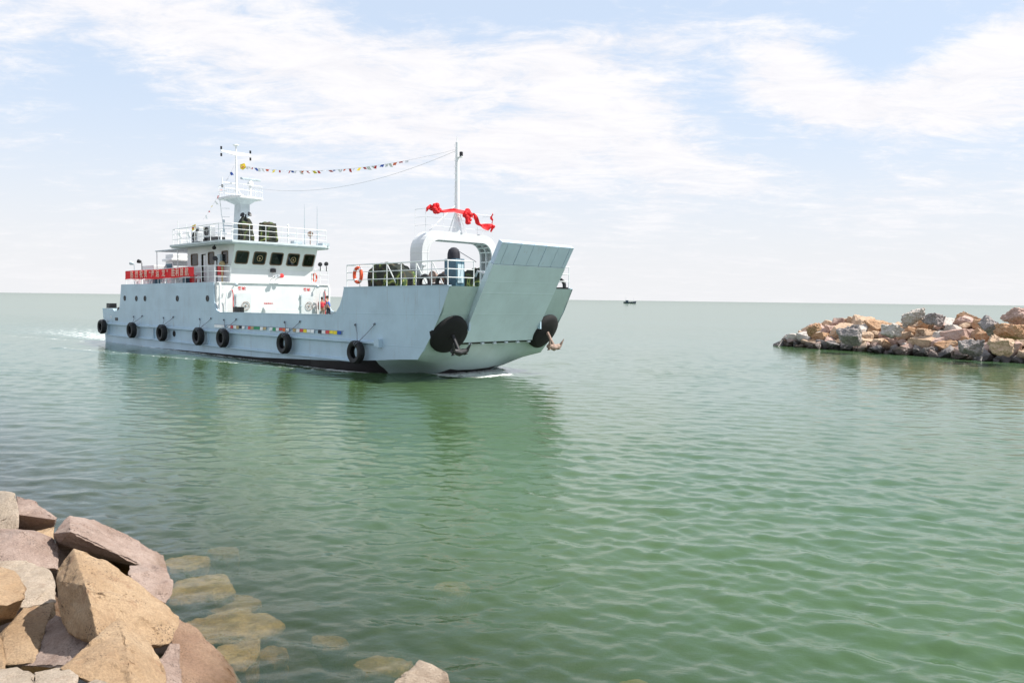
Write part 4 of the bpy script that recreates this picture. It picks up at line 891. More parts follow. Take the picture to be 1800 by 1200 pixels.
# ------------------------------------------------------------ things carried by the craft
# tyre fenders
TY = [(0.39, 1.2), (6.37, 1.08), (11.71, 1.03), (17.34, .97), (20.69, .97), (27.92, .92), (34.69, .73)]
tlab = ['black tyre fender hanging at the stern corner of the ferry', 'black tyre fender below the two aftmost portholes', 'black tyre fender just aft of the low porthole in the hull',
        'black tyre fender just forward of the low porthole in the hull', 'black tyre fender at the aft end of the row of painted flags', 'black tyre fender under the row of painted flags, hung amidships',
        'largest looking black tyre fender, nearest the bow below the forward bulwark']
for (x, z), lb in zip(TY, tlab):
    t = on_ship('tyre_fender', (x, -4.64, z), lb, 'fender', 'tyre fenders hung along the hull')
    rr = 0.57 if x > 1 else .55
    prof = [(.30, -.13), (.36, -.18), (.50, -.19), (rr - .02, -.14), (rr, -.08), (rr, .08), (rr - .02, .14), (.50, .19), (.36, .18), (.30, .13), (.33, .10), (.42, .12), (.42, -.12), (.33, -.10)]
    q = MB(); q.lathe(prof, (0, 0, 0), (0, 1, 0), 36, close=True)
    for k in range(30):
        a = R(k * 12); u = Vector((math.cos(a), 0, math.sin(a))); w = Vector((-math.sin(a), 0, math.cos(a)))
        for sy in (-1, 1):
            c = u * (rr - .002); vs = [c + w * dw + Vector((0, sy * dy, 0)) + u * du for du in (0, .014) for dw, dy in ((-.035, .015), (.035, .015), (.035, .12), (-.035, .12))]
            q.add(vs, [(4, 5, 6, 7), (0, 1, 5, 4), (1, 2, 6, 5), (2, 3, 7, 6), (3, 0, 4, 7)])
    q.build('tyre', 'rubber', t)
    if x > 1:
        for (dx0, dx1, zt) in ((.05, -.55, 2.05 - z), (.2, 1.05, 2.12 - z)):
            q = MB(); q.tube([(dx0, 0.05, rr - .02), (dx0 * .5 + dx1 * .5, .25, (rr + zt) / 2), (dx1, .37, zt)], .016, 5)
            q.tube([(dx1 - .05, .36, zt), (dx1 + .05, .33, zt + .05)], .04, 6); q.build('rope', 'rope', t)
    for k, a in enumerate((60, 75)):
        q = MB(); a = R(a); p = Vector((math.cos(a) * .44, 0, math.sin(a) * .44)); pts = [p + Vector((math.cos(a), 0, math.sin(a))) * (.16 * math.cos(b)) + Vector((0, .22 * math.sin(b), 0)) for b in [R(i * 30) for i in range(12)]]
        q.tube(pts, .016, 5, close=True); q.build('lashing', 'rope', t)
# anchors
def anchor(s, m, label):
    t = on_ship('anchor', (40.45, s * 3.28, 1.35), label, 'anchor', None)
    d_ = Vector((.55, 0, -.85)).normalized()
    a = Vector((-.12, 0, .35)); b = a + d_ * .85
    q = MB(); q.tube([a, a.lerp(b, .6), b], [.08, .075, .09], 8); q.build('shank', m, t)
    q = MB(); q.tube([b + Vector((0, -.48, .04)), b + Vector((0, 0, -.06)), b + Vector((0, .48, .04))], [.11, .17, .11], 8)
    for sy in (-1, 1):
        base = b + Vector((0, sy * .38, -.03)); tip = base + Vector((.24, sy * .20, .50)) 
        q.add([base + Vector((-.08, -.09, 0)), base + Vector((-.08, .09, 0)), base + Vector((.10, .09, 0)), base + Vector((.10, -.09, 0)), tip], [(0, 1, 2, 3), (0, 4, 1), (1, 4, 2), (2, 4, 3), (3, 4, 0)])
        q.add([base + Vector((-.1, -.06, -.16)), base + Vector((-.1, .06, -.16)), base + Vector((.1, .06, -.1)), base + Vector((.1, -.06, -.1)), base + Vector((0, 0, .1))], [(0, 1, 2, 3), (0, 4, 1), (1, 4, 2), (2, 4, 3), (3, 4, 0)])
    q.build('flukes', m, t, bevel=.015)
anchor(-1, 'black', 'black anchor hanging from the near bow pocket, left of the ramp foot')
anchor(1, 'chain', 'rust streaked pale anchor hanging from the far bow pocket')
# life ring
t = on_ship('life_ring', (34.35, -4.26, 4.55), 'orange life ring hung on the bow deck railing', 'life ring')
q = MB(); q.tube([(.30 * math.cos(R(a)), 0, .36 * math.sin(R(a))) for a in range(0, 360, 15)], .085, 8, close=True); q.build('ring', 'orange', t)
for a in (45, 135, 225, 315):
    q = MB(); c = Vector((.30 * math.cos(R(a)), 0, .36 * math.sin(R(a)))); tn = Vector((-math.sin(R(a)), 0, math.cos(R(a)))); q.tube([c - tn * .05, c + tn * .05], .091, 8); q.build('reflective_band', 'cwhite', t)
t = on_ship('life_ring', (18.4, 3.35, 4.95), 'small orange life ring on the far bridge wing beside the wheelhouse', 'life ring')
q = MB(); q.tube([(0, .15 * math.cos(R(a)), .27 * math.sin(R(a))) for a in range(0, 360, 15)], .06, 8, close=True); q.build('ring', 'orange', t)
# banner
t = on_ship('banner', (4.2, -4.24, 4.82), 'long red cloth banner with Chinese characters tied along the aft railing', 'banner')
q = MB(); N = 80; L = 11.78
def bz(u, top): return (.66 + .025 * math.sin(u * 9) if top else .02 + .03 * math.sin(u * 7 + 1) + .02 * math.sin(u * 23))
def by(u, v): return .03 * math.sin(u * 31 + v * 2) * (1 - v * .5) + .02 * math.sin(u * 11)
vs = []
for i in range(N + 1):
    u = i / N
    for k in range(5):
        v = k / 4; vs.append((u * L, by(u, v), bz(u, False) * (1 - v) + bz(u, True) * v))
q.add(vs, [(i * 5 + k, (i + 1) * 5 + k, (i + 1) * 5 + k + 1, i * 5 + k + 1) for i in range(N) for k in range(4)], True)
q.build('cloth', 'redcloth', t)
txt = [(1.45, '热'), (2.35, '烈'), (3.2, '祝'), (4.0, '贺'), (4.75, '“'), (5.25, '海'), (6.1, '运'), (7.1, '龙'), (7.75, '”'), (8.7, '胜'), (9.35, '利'), (10.05, '首'), (10.8, '航')]
M['lettering'] = mat('banner_lettering', (0.85, 0.62, 0.50), 0.8)
for x, ch in txt:
    u = x / L; text_mesh('character', ch, 0.58, frame_mtx((x, -.065, .34), (1, 0, 0), (0, 0, 1)), 'lettering', t, .002, sx=1.0)
# signal flags painted / tied along the hull
cols = ['cwhite', 'cwhite', 'cwhite', 'cwhite', 'blue', 'cwhite', 'red', 'cwhite', 'tan', 'cblack', 'cwhite', 'cwhite', 'red', 'tan', 'cgreen', 'cgreen', 'cwhite', 'tan', 'corange', 'cwhite', 'cgreen', 'cwhite', 'red', 'corange',
        'cwhite', 'cgreen', 'tan', 'cwhite', 'red', 'yellow', 'cwhite', 'cwhite', 'cgreen', 'cblack', 'cwhite', 'red', 'yellow', 'yellow', 'blue']
t = on_ship('signal_flag_line', (18.9, -4.3, 1.55), 'row of small coloured signal flags laid along the hull above the rubbing strake', 'flag line')
q = MB(); q.tube([(-.1, .02, .22), (6, .02, .21), (14.2, .02, .17)], .01, 4); q.build('rope', 'rope', t)
random.seed(5); x = 0; k = 0; scl = 14.05 / sum([.36] * len(cols))
for c_ in cols:
    w = .36 * scl; hgt = .17 + random.uniform(-.02, .02); zt = .21 - x * .003
    q = MB(); q.add([(x + .012, random.uniform(-.02, 0), zt), (x + w - .012, random.uniform(-.02, 0), zt), (x + w - .012 + random.uniform(-.03, .02), -.03, zt - hgt), (x + .012, -.02, zt - hgt + random.uniform(-.02, .02))], [(0, 1, 2, 3)])
    if (k % 7) != 4: q.build('flag', c_, t, solid=.004)
    x += w; k += 1
# bunting in the rigging
def bunting(p0, p1, sag, n, label, seed, f0=0.0, f1=1.0, size=.25, mid=None):
    t = on_ship('bunting_line', p0, label, 'bunting'); random.seed(seed)
    P0, P1 = Vector((0, 0, 0)), Vector(p1) - Vector(p0)
    pt = lambda u: P0.lerp(P1, u) + Vector((0, 0, -sag * 4 * u * (1 - u)))
    q = MB(); q.tube([pt(i / 24) for i in range(25)], .006, 4); q.build('rope', 'line', t)
    cl_ = ['red', 'cwhite', 'yellow', 'red', 'cwhite', 'blue', 'cwhite', 'red', 'cwhite', 'corange', 'cwhite']
    for k in range(n):
        u = f0 + (f1 - f0) * (k + .5) / n + random.uniform(-.006, .006); p = pt(u); w = size * random.uniform(.7, 1.3); hh = size * random.uniform(.25, .95); bl = Vector((random.uniform(-.1, .15), random.uniform(-.35, .35), 0)) * size * 2.2
        a = p - Vector((w / 2, 0, 0)); b = p + Vector((w / 2, 0, 0)); c = b + Vector((0, 0, -hh)) + bl; d = a + Vector((0, 0, -hh * random.uniform(.6, 1))) + bl * random.uniform(.5, 1.2); mm = (c + d) / 2 + Vector((0, .05, .03))
        m_ = MB(); m_.add([a, b, c, mm, d], [(0, 1, 2, 3, 4)]); m_.build('flag', cl_[(k * 5 + seed) % len(cl_)], t, solid=.003)
bunting((13.6, 0, 12.95), (37.1, -.1, 11.0), .72, 44, 'line of small signal flags strung from the tower mast towards the bow mast', 2, .02, .83)
bunting((13.5, -.1, 12.9), (9.4, -.5, 9.3), .15, 9, 'short line of signal flags falling aft from the tower mast to the awning', 5, .05, .95, .28)
t = on_ship('aerial_wire', (15.5, 0, 11.2), 'bare sagging wire between the mast platform and the bow mast', 'wire')
q = MB(); P1 = Vector((37.1, -.1, 10.95)) - Vector((15.5, 0, 11.2)); q.tube([P1 * (i / 24) + Vector((0, 0, -.95 * 4 * (i / 24) * (1 - i / 24))) for i in range(25)], .009, 4); q.build('wire', 'line', t)
t = on_ship('signal_flag', (13.9, .1, 12.75), 'yellow signal flag flying beside the tower mast pole', 'flag')
q = MB(); q.add([(.1, 0, .2), (.55, .1, .25), (.6, .2, -.05), (.3, .1, -.2), (.1, 0, -.1)], [(0, 1, 2, 3, 4)]); q.build('cloth', 'yellow', t, solid=.004)
t = on_ship('signal_flag', (15.0, -3.9, 8.25), 'small orange and yellow flag on the upper railing above the air conditioners', 'flag')
q = MB(); q.add([(0, 0, 0), (.45, .05, .1), (.42, .05, -.25), (0, 0, -.35)], [(0, 1, 2, 3)]); q.build('cloth', 'yellow', t, solid=.004)
q = MB(); q.add([(0, -.01, -.1), (.45, .04, 0), (.44, .04, -.12), (0, -.01, -.22)], [(0, 1, 2, 3)]); q.build('stripe', 'corange', t, solid=.006)
# red ribbon on the gantry rail
t = on_ship('red_ribbon', (37.32, 0, 7.3), 'red silk ribbon with two big rosettes draped on the gantry railing', 'ribbon')
def ribbon(pts, w, tw_):
    q = MB(); pts = [Vector(p) for p in pts]; out = []
    N = 14; fine = []
    for a, b in zip(pts, pts[1:]):
        for i in range(N): fine.append(a.lerp(b, i / N))
    fine.append(pts[-1]); n_ = len(fine)
    for i, p in enumerate(fine):
        u = i / (n_ - 1); ww = w * (.55 + .45 * abs(math.sin(u * tw_ + .6))); an = .5 * math.sin(u * tw_ * 1.4)
        d_ = Vector((math.sin(an), 0, math.cos(an))) * ww / 2; bow_ = Vector((.05 * math.sin(u * 17), 0, 0)); out += [p - d_ + bow_, p + bow_ * 2, p + d_]
    q.add(out, [(i * 3 + k, (i + 1) * 3 + k, (i + 1) * 3 + k + 1, i * 3 + k + 1) for i in range(n_ - 1) for k in range(2)], True); return q
ribbon([(.05, -2.38, .42), (.08, -2.2, .58), (.08, -1.9, .50), (.1, -1.4, .42), (.12, -.6, .55), (.12, .2, .47), (.1, .8, .38)], .26, 5).build('sash', 'redcloth', t)
ribbon([(.1, .75, .40), (.12, 1.0, .15), (.12, 1.3, -.12), (.12, 1.8, -.12), (.1, 2.2, .0)], .36, 6).build('sash', 'redcloth', t)
ribbon([(.1, 2.12, .60), (.12, 2.02, .40), (.12, 2.15, .1), (.1, 2.05, -.30)], .20, 4).build('sash', 'redcloth', t)
def rosette(y, z, r):
    q = MB(); random.seed(int(y * 10) + 50)
    for k in range(16):
        a = random.uniform(0, 6.28); e = random.uniform(-.9, .9); d_ = Vector((math.sin(e) * .5 + .3, math.cos(a) * math.cos(e), math.sin(a) * math.cos(e))) * r * random.uniform(.5, .85)
        q.ball(Vector((.16, y, z)) + d_ * .75, r * random.uniform(.3, .45), 8, (random.uniform(.5, 1), random.uniform(.6, 1.1), random.uniform(.6, 1.1)))
    q.build('rosette', 'redcloth', t)
rosette(-1.88, .50, .36); rosette(.18, .42, .34); rosette(.32, .08, .28); rosette(2.15, -.1, .13)
# camouflage covers
def cover(name, loc, label, prof, wy, seed, n=20):
    t = on_ship(name, loc, label, 'canvas cover', 'camouflage canvas covers'); bm = bmesh.new(); random.seed(seed)
    pts = []
    for (x, z, w) in prof:
        for s in (-1, 1): pts.append((x, s * w * wy, z)); pts.append((x, s * w * wy * 1.08, 0))
    for p in pts: bm.verts.new(p)
    bmesh.ops.convex_hull(bm, input=bm.verts)
    bmesh.ops.delete(bm, geom=[v for v in bm.verts if not v.link_faces], context='VERTS')
    bmesh.ops.triangulate(bm, faces=bm.faces)
    for _ in range(4): bmesh.ops.subdivide_edges(bm, edges=[e for e in bm.edges if e.calc_length() > .12], cuts=1, use_grid_fill=True, smooth=0.12); bmesh.ops.triangulate(bm, faces=bm.faces)
    for v in bm.verts:
        d_ = mnoise.noise_vector(v.co * 2.2 + Vector((seed * 7, 0, 0))) * .09; d_ += Vector((0, 0, 1)) * 0; v.co += Vector((d_.x, d_.y, d_.z * .6)) * (1 if v.co.z > .02 else 0)
        v.co += v.co.normalized() * .03 * math.sin(v.co.x * 14 + v.co.y * 11 + seed)
    for f in bm.faces: f.smooth = True
    me = bpy.data.meshes.new('cover'); bm.to_mesh(me); bm.free(); me.materials.append(M['camo'])
    o = bpy.data.objects.new('canvas', me); COL.objects.link(o); o.parent = t; return t
cover('canvas_cover', (36.0, -3.3, 3.92), 'large camouflage canvas cover over gear on the near bow deck behind the railing', [(-1.45, .55, .9), (-1.15, 1.12, .7), (-.2, 1.22, .8), (.4, 1.10, .8), (1.2, .65, .8), (1.45, .3, .9)], .55, 1)
cover('canvas_cover', (34.9, 3.3, 3.92), 'camouflage canvas cover on the far bow deck seen through the gantry', [(-.7, .9, .8), (0, 1.2, .8), (.8, 1.15, .8), (.9, .4, 1)], .6, 2)
tc_ = cover('canvas_cover', (17.2, -1.2, 7.13), 'tall narrow camouflage cover standing beside the tower mast', [(-.30, 1.35, .8), (-.1, 1.75, .7), (.25, 1.3, .8), (.35, .2, .9)], .45, 3)
q = MB(); q.lathe([(.05, 0), (.15, .12), (.17, .16), (.001, .12)], (-.1, -.1, 1.85), (.3, -.6, .3), 12); q.lathe([(.05, 0), (.15, .12), (.17, .16), (.001, .12)], (.15, .1, 1.9), (.6, .2, .3), 12); q.tube([(0, 0, 1.5), (0, 0, 1.95)], .05); q.build('lamp_head', 'black', tc_)
cover('canvas_cover', (18.9, -.55, 7.2), 'squat camouflage cover on the wheelhouse roof behind the front railing', [(-.42, 1.0, .8), (-.2, 1.25, .8), (.3, 1.2, .85), (.42, .9, .9), (.38, .1, .8)], .52, 4)

# people
def person(loc, rz, label, top, legs, pose, bag=None):
    t = on_ship('person', loc, label, 'person', rz=rz)
    def skin_mesh(name, nodes, edges, m, lv=2, root=0):
        me = bpy.data.meshes.new(name); me.from_pydata([n_[0] for n_ in nodes], edges, []); o = bpy.data.objects.new(name, me); COL.objects.link(o); o.parent = t
        md = o.modifiers.new('skin', 'SKIN'); md.use_smooth_shade = True
        for i, n_ in enumerate(nodes): me.skin_vertices[0].data[i].radius = (n_[1], n_[2] if len(n_) > 2 else n_[1])
        me.skin_vertices[0].data[root].use_root = True
        s_ = o.modifiers.new('sub', 'SUBSURF'); s_.levels = lv; s_.render_levels = lv; me.materials.append(M[m]); return o
    lean = pose.get('lean', 0.0)
    H = lambda x, y, z: (x + lean * max(0, z - .9), y, z)
    # x forward, y left; body runs pelvis, chest, neck, head, arms with hands, legs with feet
    n_ = [(H(0, 0, .95), .12, .15), (H(0, 0, 1.2), .11, .14), (H(0, 0, 1.40), .11, .17), (H(0, 0, 1.48), .055), (H(.01, 0, 1.55), .065), (H(.03, 0, 1.63), .095, .085), (H(.02, 0, 1.70), .075)]
    e_ = [(0, 1), (1, 2), (2, 3), (3, 4), (4, 5), (5, 6)]
    for s in (-1, 1):
        a = pose['arm_l'] if s > 0 else pose['arm_r']; b0 = len(n_)
        n_ += [(H(0, s * .17, 1.38), .065), (a[0], .045), (a[1], .032), (a[2], .028, .04)]; e_ += [(2, b0), (b0, b0 + 1), (b0 + 1, b0 + 2), (b0 + 2, b0 + 3)]
        for k in range(4):
            hx = Vector(a[2]); d_ = (Vector(a[2]) - Vector(a[1])).normalized(); o_ = Vector((.02 * (k - 1.5), 0, 0)); L_ = (.055, .065, .06, .045)[k]
            n_ += [(tuple(hx + d_ * .03 + o_), .010), (tuple(hx + d_ * (.03 + L_) + o_ + Vector((.015, 0, 0))), .008)]; j = len(n_); e_ += [(b0 + 3, j - 2), (j - 2, j - 1)]
        b1 = len(n_); st = pose.get('stride', .08) * s
        n_ += [((0, s * .09, .85), .085), ((st * .6 + .02, s * .10, .48), .058), ((st, s * .10, .10), .04), ((st + .13, s * .11, .045), .038)]; e_ += [(0, b1), (b1, b1 + 1), (b1 + 1, b1 + 2), (b1 + 2, b1 + 3)]
    skin_mesh('body', n_, e_, 'skin')
    sh = [(H(0, 0, .92), .145, .18), (H(0, 0, 1.2), .135, .165), (H(0, 0, 1.41), .125, .19)]; ed = [(0, 1), (1, 2)]
    for s in (-1, 1):
        a = pose['arm_l'] if s > 0 else pose['arm_r']; b0 = len(sh); mid = tuple((Vector(H(0, s * .18, 1.38)) * .25 + Vector(a[0]) * .75)); sh += [(H(0, s * .18, 1.38), .085), (mid, .068)]; ed += [(2, b0), (b0, b0 + 1)]
    skin_mesh('shirt', sh, ed, top)
    tr_ = [((0, 0, .95), .14, .17)]; ed = []
    for s in (-1, 1):
        st = pose.get('stride', .08) * s; b0 = len(tr_); tr_ += [((0, s * .095, .84), .105), ((st * .6 + .02, s * .10, .48), .078), ((st, s * .10, .14), .062)]; ed += [(0, b0), (b0, b0 + 1), (b0 + 1, b0 + 2)]
    skin_mesh('trousers', tr_, ed, legs)
    q = MB(); hc = Vector(H(.0, 0, 1.685)); q.ball(hc, .108, 14, (1.02, .88, .86)); hr = q.build('hair', 'hair', t)
    q = MB(); f_ = Vector(H(.115, 0, 1.62)); q.ball(f_, .018, 6, (1, .7, 1.5)); q.build('nose', 'skin', t)
    q = MB()
    for s in (-1, 1): q.ball(Vector(H(.112, s * .034, 1.645)), .012, 6)
    q.build('eyes', 'hair', t); q = MB(); q.ball(Vector(H(.112, 0, 1.575)), .016, 6, (.5, 1.5, .4)); q.build('mouth', 'red', t)
    q = MB()
    for s in (-1, 1):
        st = pose.get('stride', .08) * s; q.ball((st + .05, s * .105, .05), .075, 10, (1.8, .75, .7))
    q.build('shoes', 'cblack', t)
    return t
ar = dict(arm_l=((.02, .25, 1.14), (.10, .25, .92), (.12, .24, .84)), arm_r=((.05, -.25, 1.12), (.22, -.20, .98), (.30, -.16, .98)), stride=.12, lean=.10)
person((19.95, 3.45, 1.9), R(-140), 'person in blue shirt with dark hair standing at the deckhouse corner behind the bulwark', 'shirtblue', 'trousers', ar)
ar2 = dict(arm_l=((.04, .26, 1.12), (.15, .24, .95), (.18, .22, .88)), arm_r=((.02, -.25, 1.12), (.08, -.26, .92), (.1, -.25, .84)), stride=.05)
person((19.3, 3.35, 1.82), R(150), 'person in red shirt and khaki trousers half hidden behind the person in blue', 'shirtred', 'khaki', ar2)
person((17.1, 2.35, 4.6), R(-30), 'person at the helm seen through the rightmost wheelhouse window', 'trousers', 'trousers', ar)

# ------------------------------------------------------------ small boat on the horizon
bt_m = Matrix.Translation((171, 1163, 0)) @ Matrix.Rotation(R(-4), 4, 'Z')
boat = tag(empty('fishing_boat', bt_m), 'tiny dark blue fishing boat far out on the horizon to the right of the ferry', 'boat')
q = MB(); prof = [(-9, 2.2, 2.0), (-5, 2.6, 1.8), (2, 2.6, 1.9), (6, 1.9, 2.3), (9.5, .1, 3.0)]; vs = []
for x, w, z in prof: vs += [(x, -w, z), (x - (.8 if x > 9 else 0), -w * .6, -.4), (x - (.8 if x > 9 else 0), w * .6, -.4), (x, w, z)]
fs = [(0, 1, 2, 3), (16, 19, 18, 17)]
for i in range(4):
    for a in range(4): b = (a + 1) % 4; fs.append((i * 4 + a, (i + 1) * 4 + a, (i + 1) * 4 + b, i * 4 + b))
q.add(vs, fs); q.build('hull', 'boatblue', boat)
q = MB(); q.box((-6, -1.7, 1.8), (-2.2, 1.7, 3.9)); q.box((-6.4, -1.9, 3.9), (-1.8, 1.9, 4.1)); c_ = q.build('cabin', 'teal', boat); q = MB(); q.box((-5.6, -1.75, 2.8), (-2.6, 1.75, 3.5)); q.build('window', 'black', c_)
q = MB(); q.tube([(-5.5, 0, 4), (-5.5, 0, 9)], .12, 6); q.build('mast', 'grey', boat); q = MB(); q.tube([(5.5, 0, 2.2), (5.5, 0, 8)], .1, 6); q.tube([(-6.5, 0, 2), (-7.2, 0, 8.4)], .08, 6); q.build('pole', 'grey', boat)

# ------------------------------------------------------------ rocks
def hull_rock(name, pts, m, label, cat, group, seed, edge=.06, amp=.015, bevel=.02, origin=None, parent=None, kind=None, chip=0.0):
    bm = bmesh.new(); org = Vector(origin) if origin is not None else sum((Vector(p) for p in pts), Vector()) / len(pts)
    groups = pts if isinstance(pts[0][0], (list, tuple, Vector)) else [pts]
    for p in pts: bm.verts.new(Vector(p) - org)
    res = bmesh.ops.convex_hull(bm, input=bm.verts)
    bmesh.ops.delete(bm, geom=[v for v in bm.verts if not v.link_faces], context='VERTS')
    bmesh.ops.dissolve_limit(bm, angle_limit=R(6), verts=bm.verts, edges=bm.edges)
    if bevel: bmesh.ops.bevel(bm, geom=[e for e in bm.edges], offset=bevel, segments=2, affect='EDGES', profile=0.6, clamp_overlap=True)
    bmesh.ops.triangulate(bm, faces=bm.faces)
    for _ in range(6):
        es = [e for e in bm.edges if e.calc_length() > edge]
        if not es or len(bm.verts) > 14000: break
        bmesh.ops.subdivide_edges(bm, edges=es, cuts=1); bmesh.ops.triangulate(bm, faces=[f for f in bm.faces if len(f.verts) > 3])
    bm.normal_update(); sh = Vector((seed * 3.7, seed * 1.3, seed * 2.1)); disp = []
    for v in bm.verts:
        p = v.co + sh
        d = mnoise.noise(p * 2.2) * amp * 1.2 + mnoise.noise(p * 6.5) * amp + mnoise.noise(p * 19) * amp * .45 + mnoise.noise(p * 45) * amp * .2
        if chip:
            d -= chip * max(0, mnoise.noise(p * 9.0) - .22) * 1.6
            d -= chip * .5 * (1 if mnoise.noise(p * 3.1 + Vector((9, 3, 1))) > .18 else 0) + chip * .3 * (1 if mnoise.noise(p * 5.3) > .3 else 0)
        disp.append(v.normal * d)
    for v, d in zip(bm.verts, disp): v.co += d
    for f in bm.faces: f.smooth = True
    me = bpy.data.meshes.new(name); bm.to_mesh(me); bm.free(); me.materials.append(M[m])
    try: me.set_sharp_from_angle(angle=R(32))
    except Exception: pass
    o = bpy.data.objects.new(name, me); COL.objects.link(o); o.location = org
    tag(o, label, cat, group, kind); return o
def ray(px, py): return fw + rt * ((px - 900) / FPX) - upv * ((py - 600) / FPX)
CP = Vector((0, 0, CAM_H))
def at(px, py, D):
    return CP + ray(px, py) * D
def atz(px, py, z):
    d = ray(px, py); return CP + d * ((z - CAM_H) / d.z)
def shore(name, m, label, cat, seed, pts, deep=.7, extra=(), drop=.35, amp=.008, chip=.022, bevel=.010):
    P = [at(*p) for p in pts]; Q = [p + ray(q_[0], q_[1]) * (deep * .9) + Vector((0, 0, -drop * .15)) for p, q_ in zip(P, pts)]
    Q = [c.lerp(sum(Q, Vector()) / len(Q), .12) for c in Q]
    return hull_rock(name, P + Q + [at(*e) for e in extra], m, label, cat, 'concrete and stone blocks of the near shore', seed, .045, amp, bevel, chip=chip)
shore('concrete_block', 'cc_pale', 'pale block at the left edge, topmost of the near shore pile', 'concrete block', 1, [(-60, 850, 11.3), (0, 862, 11), (27, 866, 10.8), (33, 900, 10.5), (32, 930, 10.4), (-60, 938, 10.2)])
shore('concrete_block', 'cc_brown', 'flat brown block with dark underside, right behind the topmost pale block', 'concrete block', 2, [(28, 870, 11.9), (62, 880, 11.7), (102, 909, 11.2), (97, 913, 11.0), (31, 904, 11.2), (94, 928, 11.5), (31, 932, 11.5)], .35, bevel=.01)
shore('concrete_block', 'cc_brown', 'long grey brown slab sloping down to the water behind the big tan armour block', 'concrete block', 3,
      [(122, 905, 10.4), (165, 912, 10.6), (243, 949, 10.9), (288, 975, 11.0), (293, 1000, 10.7), (248, 993, 10.0), (124, 934, 9.5), (93, 937, 9.8), (103, 956, 9.9), (103, 976, 11.6), (228, 1000, 12.0)], .4, bevel=.008)
shore('concrete_block', 'cc_brown', 'ridged brown block at the left edge under the pale topmost block', 'concrete block', 4,
      [(-60, 925, 10), (40, 933, 9.6), (60, 931, 10.1), (95, 946, 10.0), (103, 966, 9.8), (102, 1000, 9.3), (28, 992, 9.1), (-60, 985, 9.0)], .5)
shore('concrete_block', 'cc_pale', 'pale grey broken block left of the big tan armour block', 'concrete block', 5,
      [(0, 985, 9.1), (45, 984, 9.2), (85, 999, 9.0), (98, 1020, 8.7), (98, 1058, 8.3), (48, 1068, 8.0), (-30, 1060, 8.0), (-30, 990, 9)], .5)
shore('concrete_block', 'cc_tan', 'tan leg of a block in the shadow left of the big armour block', 'concrete block', 6,
      [(40, 1066, 8.0), (97, 1055, 8.3), (100, 1078, 8.2), (12, 1168, 7.0), (-40, 1150, 7.3), (5, 1110, 7.5), (60, 1165, 7.0)], .5)
shore('concrete_block', 'cc_tan', 'rounded tan block end at the left edge above a dark gap', 'concrete block', 7,
      [(-60, 985, 8), (0, 993, 8.0), (27, 1002, 7.9), (48, 1033, 7.6), (47, 1049, 7.45), (13, 1064, 7.2), (-60, 1056, 7.1), (24, 1088, 7.9), (-40, 1114, 7.9)], .25)
shore('armour_block', 'cc_tan', 'big tan pitted armour block in the middle of the near shore pile', 'armour block', 8,
      [(129, 962, 7.9), (190, 984, 8.0), (285, 1054, 8.0), (316, 1083, 7.9), (313, 1102, 7.7), (299, 1131, 7.45), (266, 1143, 7.3), (212, 1090, 7.15), (185, 1100, 7.0), (176, 1137, 6.75), (151, 1030, 7.15), (95, 1018, 7.6), (99, 1000, 7.75), (108, 1092, 7.5), (121, 1114, 7.25)], .5, bevel=.012, chip=.03)
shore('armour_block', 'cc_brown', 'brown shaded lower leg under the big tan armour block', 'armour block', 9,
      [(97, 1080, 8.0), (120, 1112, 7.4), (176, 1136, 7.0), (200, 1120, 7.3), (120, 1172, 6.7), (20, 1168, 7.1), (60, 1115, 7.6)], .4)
shore('armour_block', 'cc_tan', 'tan three sided armour block leg in the foreground with a pale right face', 'armour block', 10,
      [(208, 1084, 7.1), (262, 1116, 7.2), (266, 1146, 7.05), (292, 1180, 6.7), (294, 1240, 6.2), (240, 1240, 5.9), (105, 1174, 6.1), (125, 1164, 6.4), (178, 1137, 6.7), (226, 1150, 6.35)], .5, bevel=.012, chip=.028)
shore('concrete_block', 'cc_brown', 'squarish brown stone between the long slab and the water', 'concrete block', 11,
      [(228, 994, 9.3), (262, 990, 9.5), (295, 1000, 9.4), (305, 1020, 9.2), (304, 1042, 9.0), (292, 1060, 8.8), (248, 1040, 8.6), (225, 1008, 8.9)], .4)
shore('concrete_block', 'cc_rust', 'rusty orange brown slab dipping into the water, rightmost of the shore pile', 'concrete block', 12,
      [(303, 1083, 8.5), (318, 1084, 8.6), (352, 1108, 8.4), (402, 1162, 8.2), (410, 1182, 8.1), (445, 1230, 7.7), (320, 1240, 7.0), (300, 1150, 7.7)], .5)
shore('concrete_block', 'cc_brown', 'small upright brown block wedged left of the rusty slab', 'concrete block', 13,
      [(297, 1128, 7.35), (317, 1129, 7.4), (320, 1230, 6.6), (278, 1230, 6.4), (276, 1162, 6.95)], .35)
shore('concrete_block', 'cc_pale', 'pale stone on the bottom edge of the photo, leftmost of two', 'concrete block', 14,
      [(-40, 1178, 6.1), (30, 1171, 6.2), (64, 1182, 6.0), (62, 1240, 5.5), (-40, 1240, 5.4)], .4)
shore('concrete_block', 'cc_pale', 'low pale cream stone at the bottom edge, in front of the foreground armour leg', 'concrete block', 15,
      [(60, 1180, 6.05), (112, 1169, 6.15), (139, 1186, 6.0), (128, 1240, 5.6), (58, 1240, 5.5)], .4)
shore('concrete_block', 'cc_pale', 'tip of a pale stone just showing at the bottom edge of the near shore', 'concrete block', 16, [(148, 1199, 5.9), (170, 1191, 5.95), (198, 1200, 5.85), (200, 1240, 5.5), (145, 1240, 5.5)], .3)
shore('concrete_block', 'cc_tan', 'small tan stone in the gap above the long slab', 'concrete block', 17, [(58, 934, 10.9), (96, 924, 11.0), (96, 952, 10.7), (60, 948, 10.6)], .3)
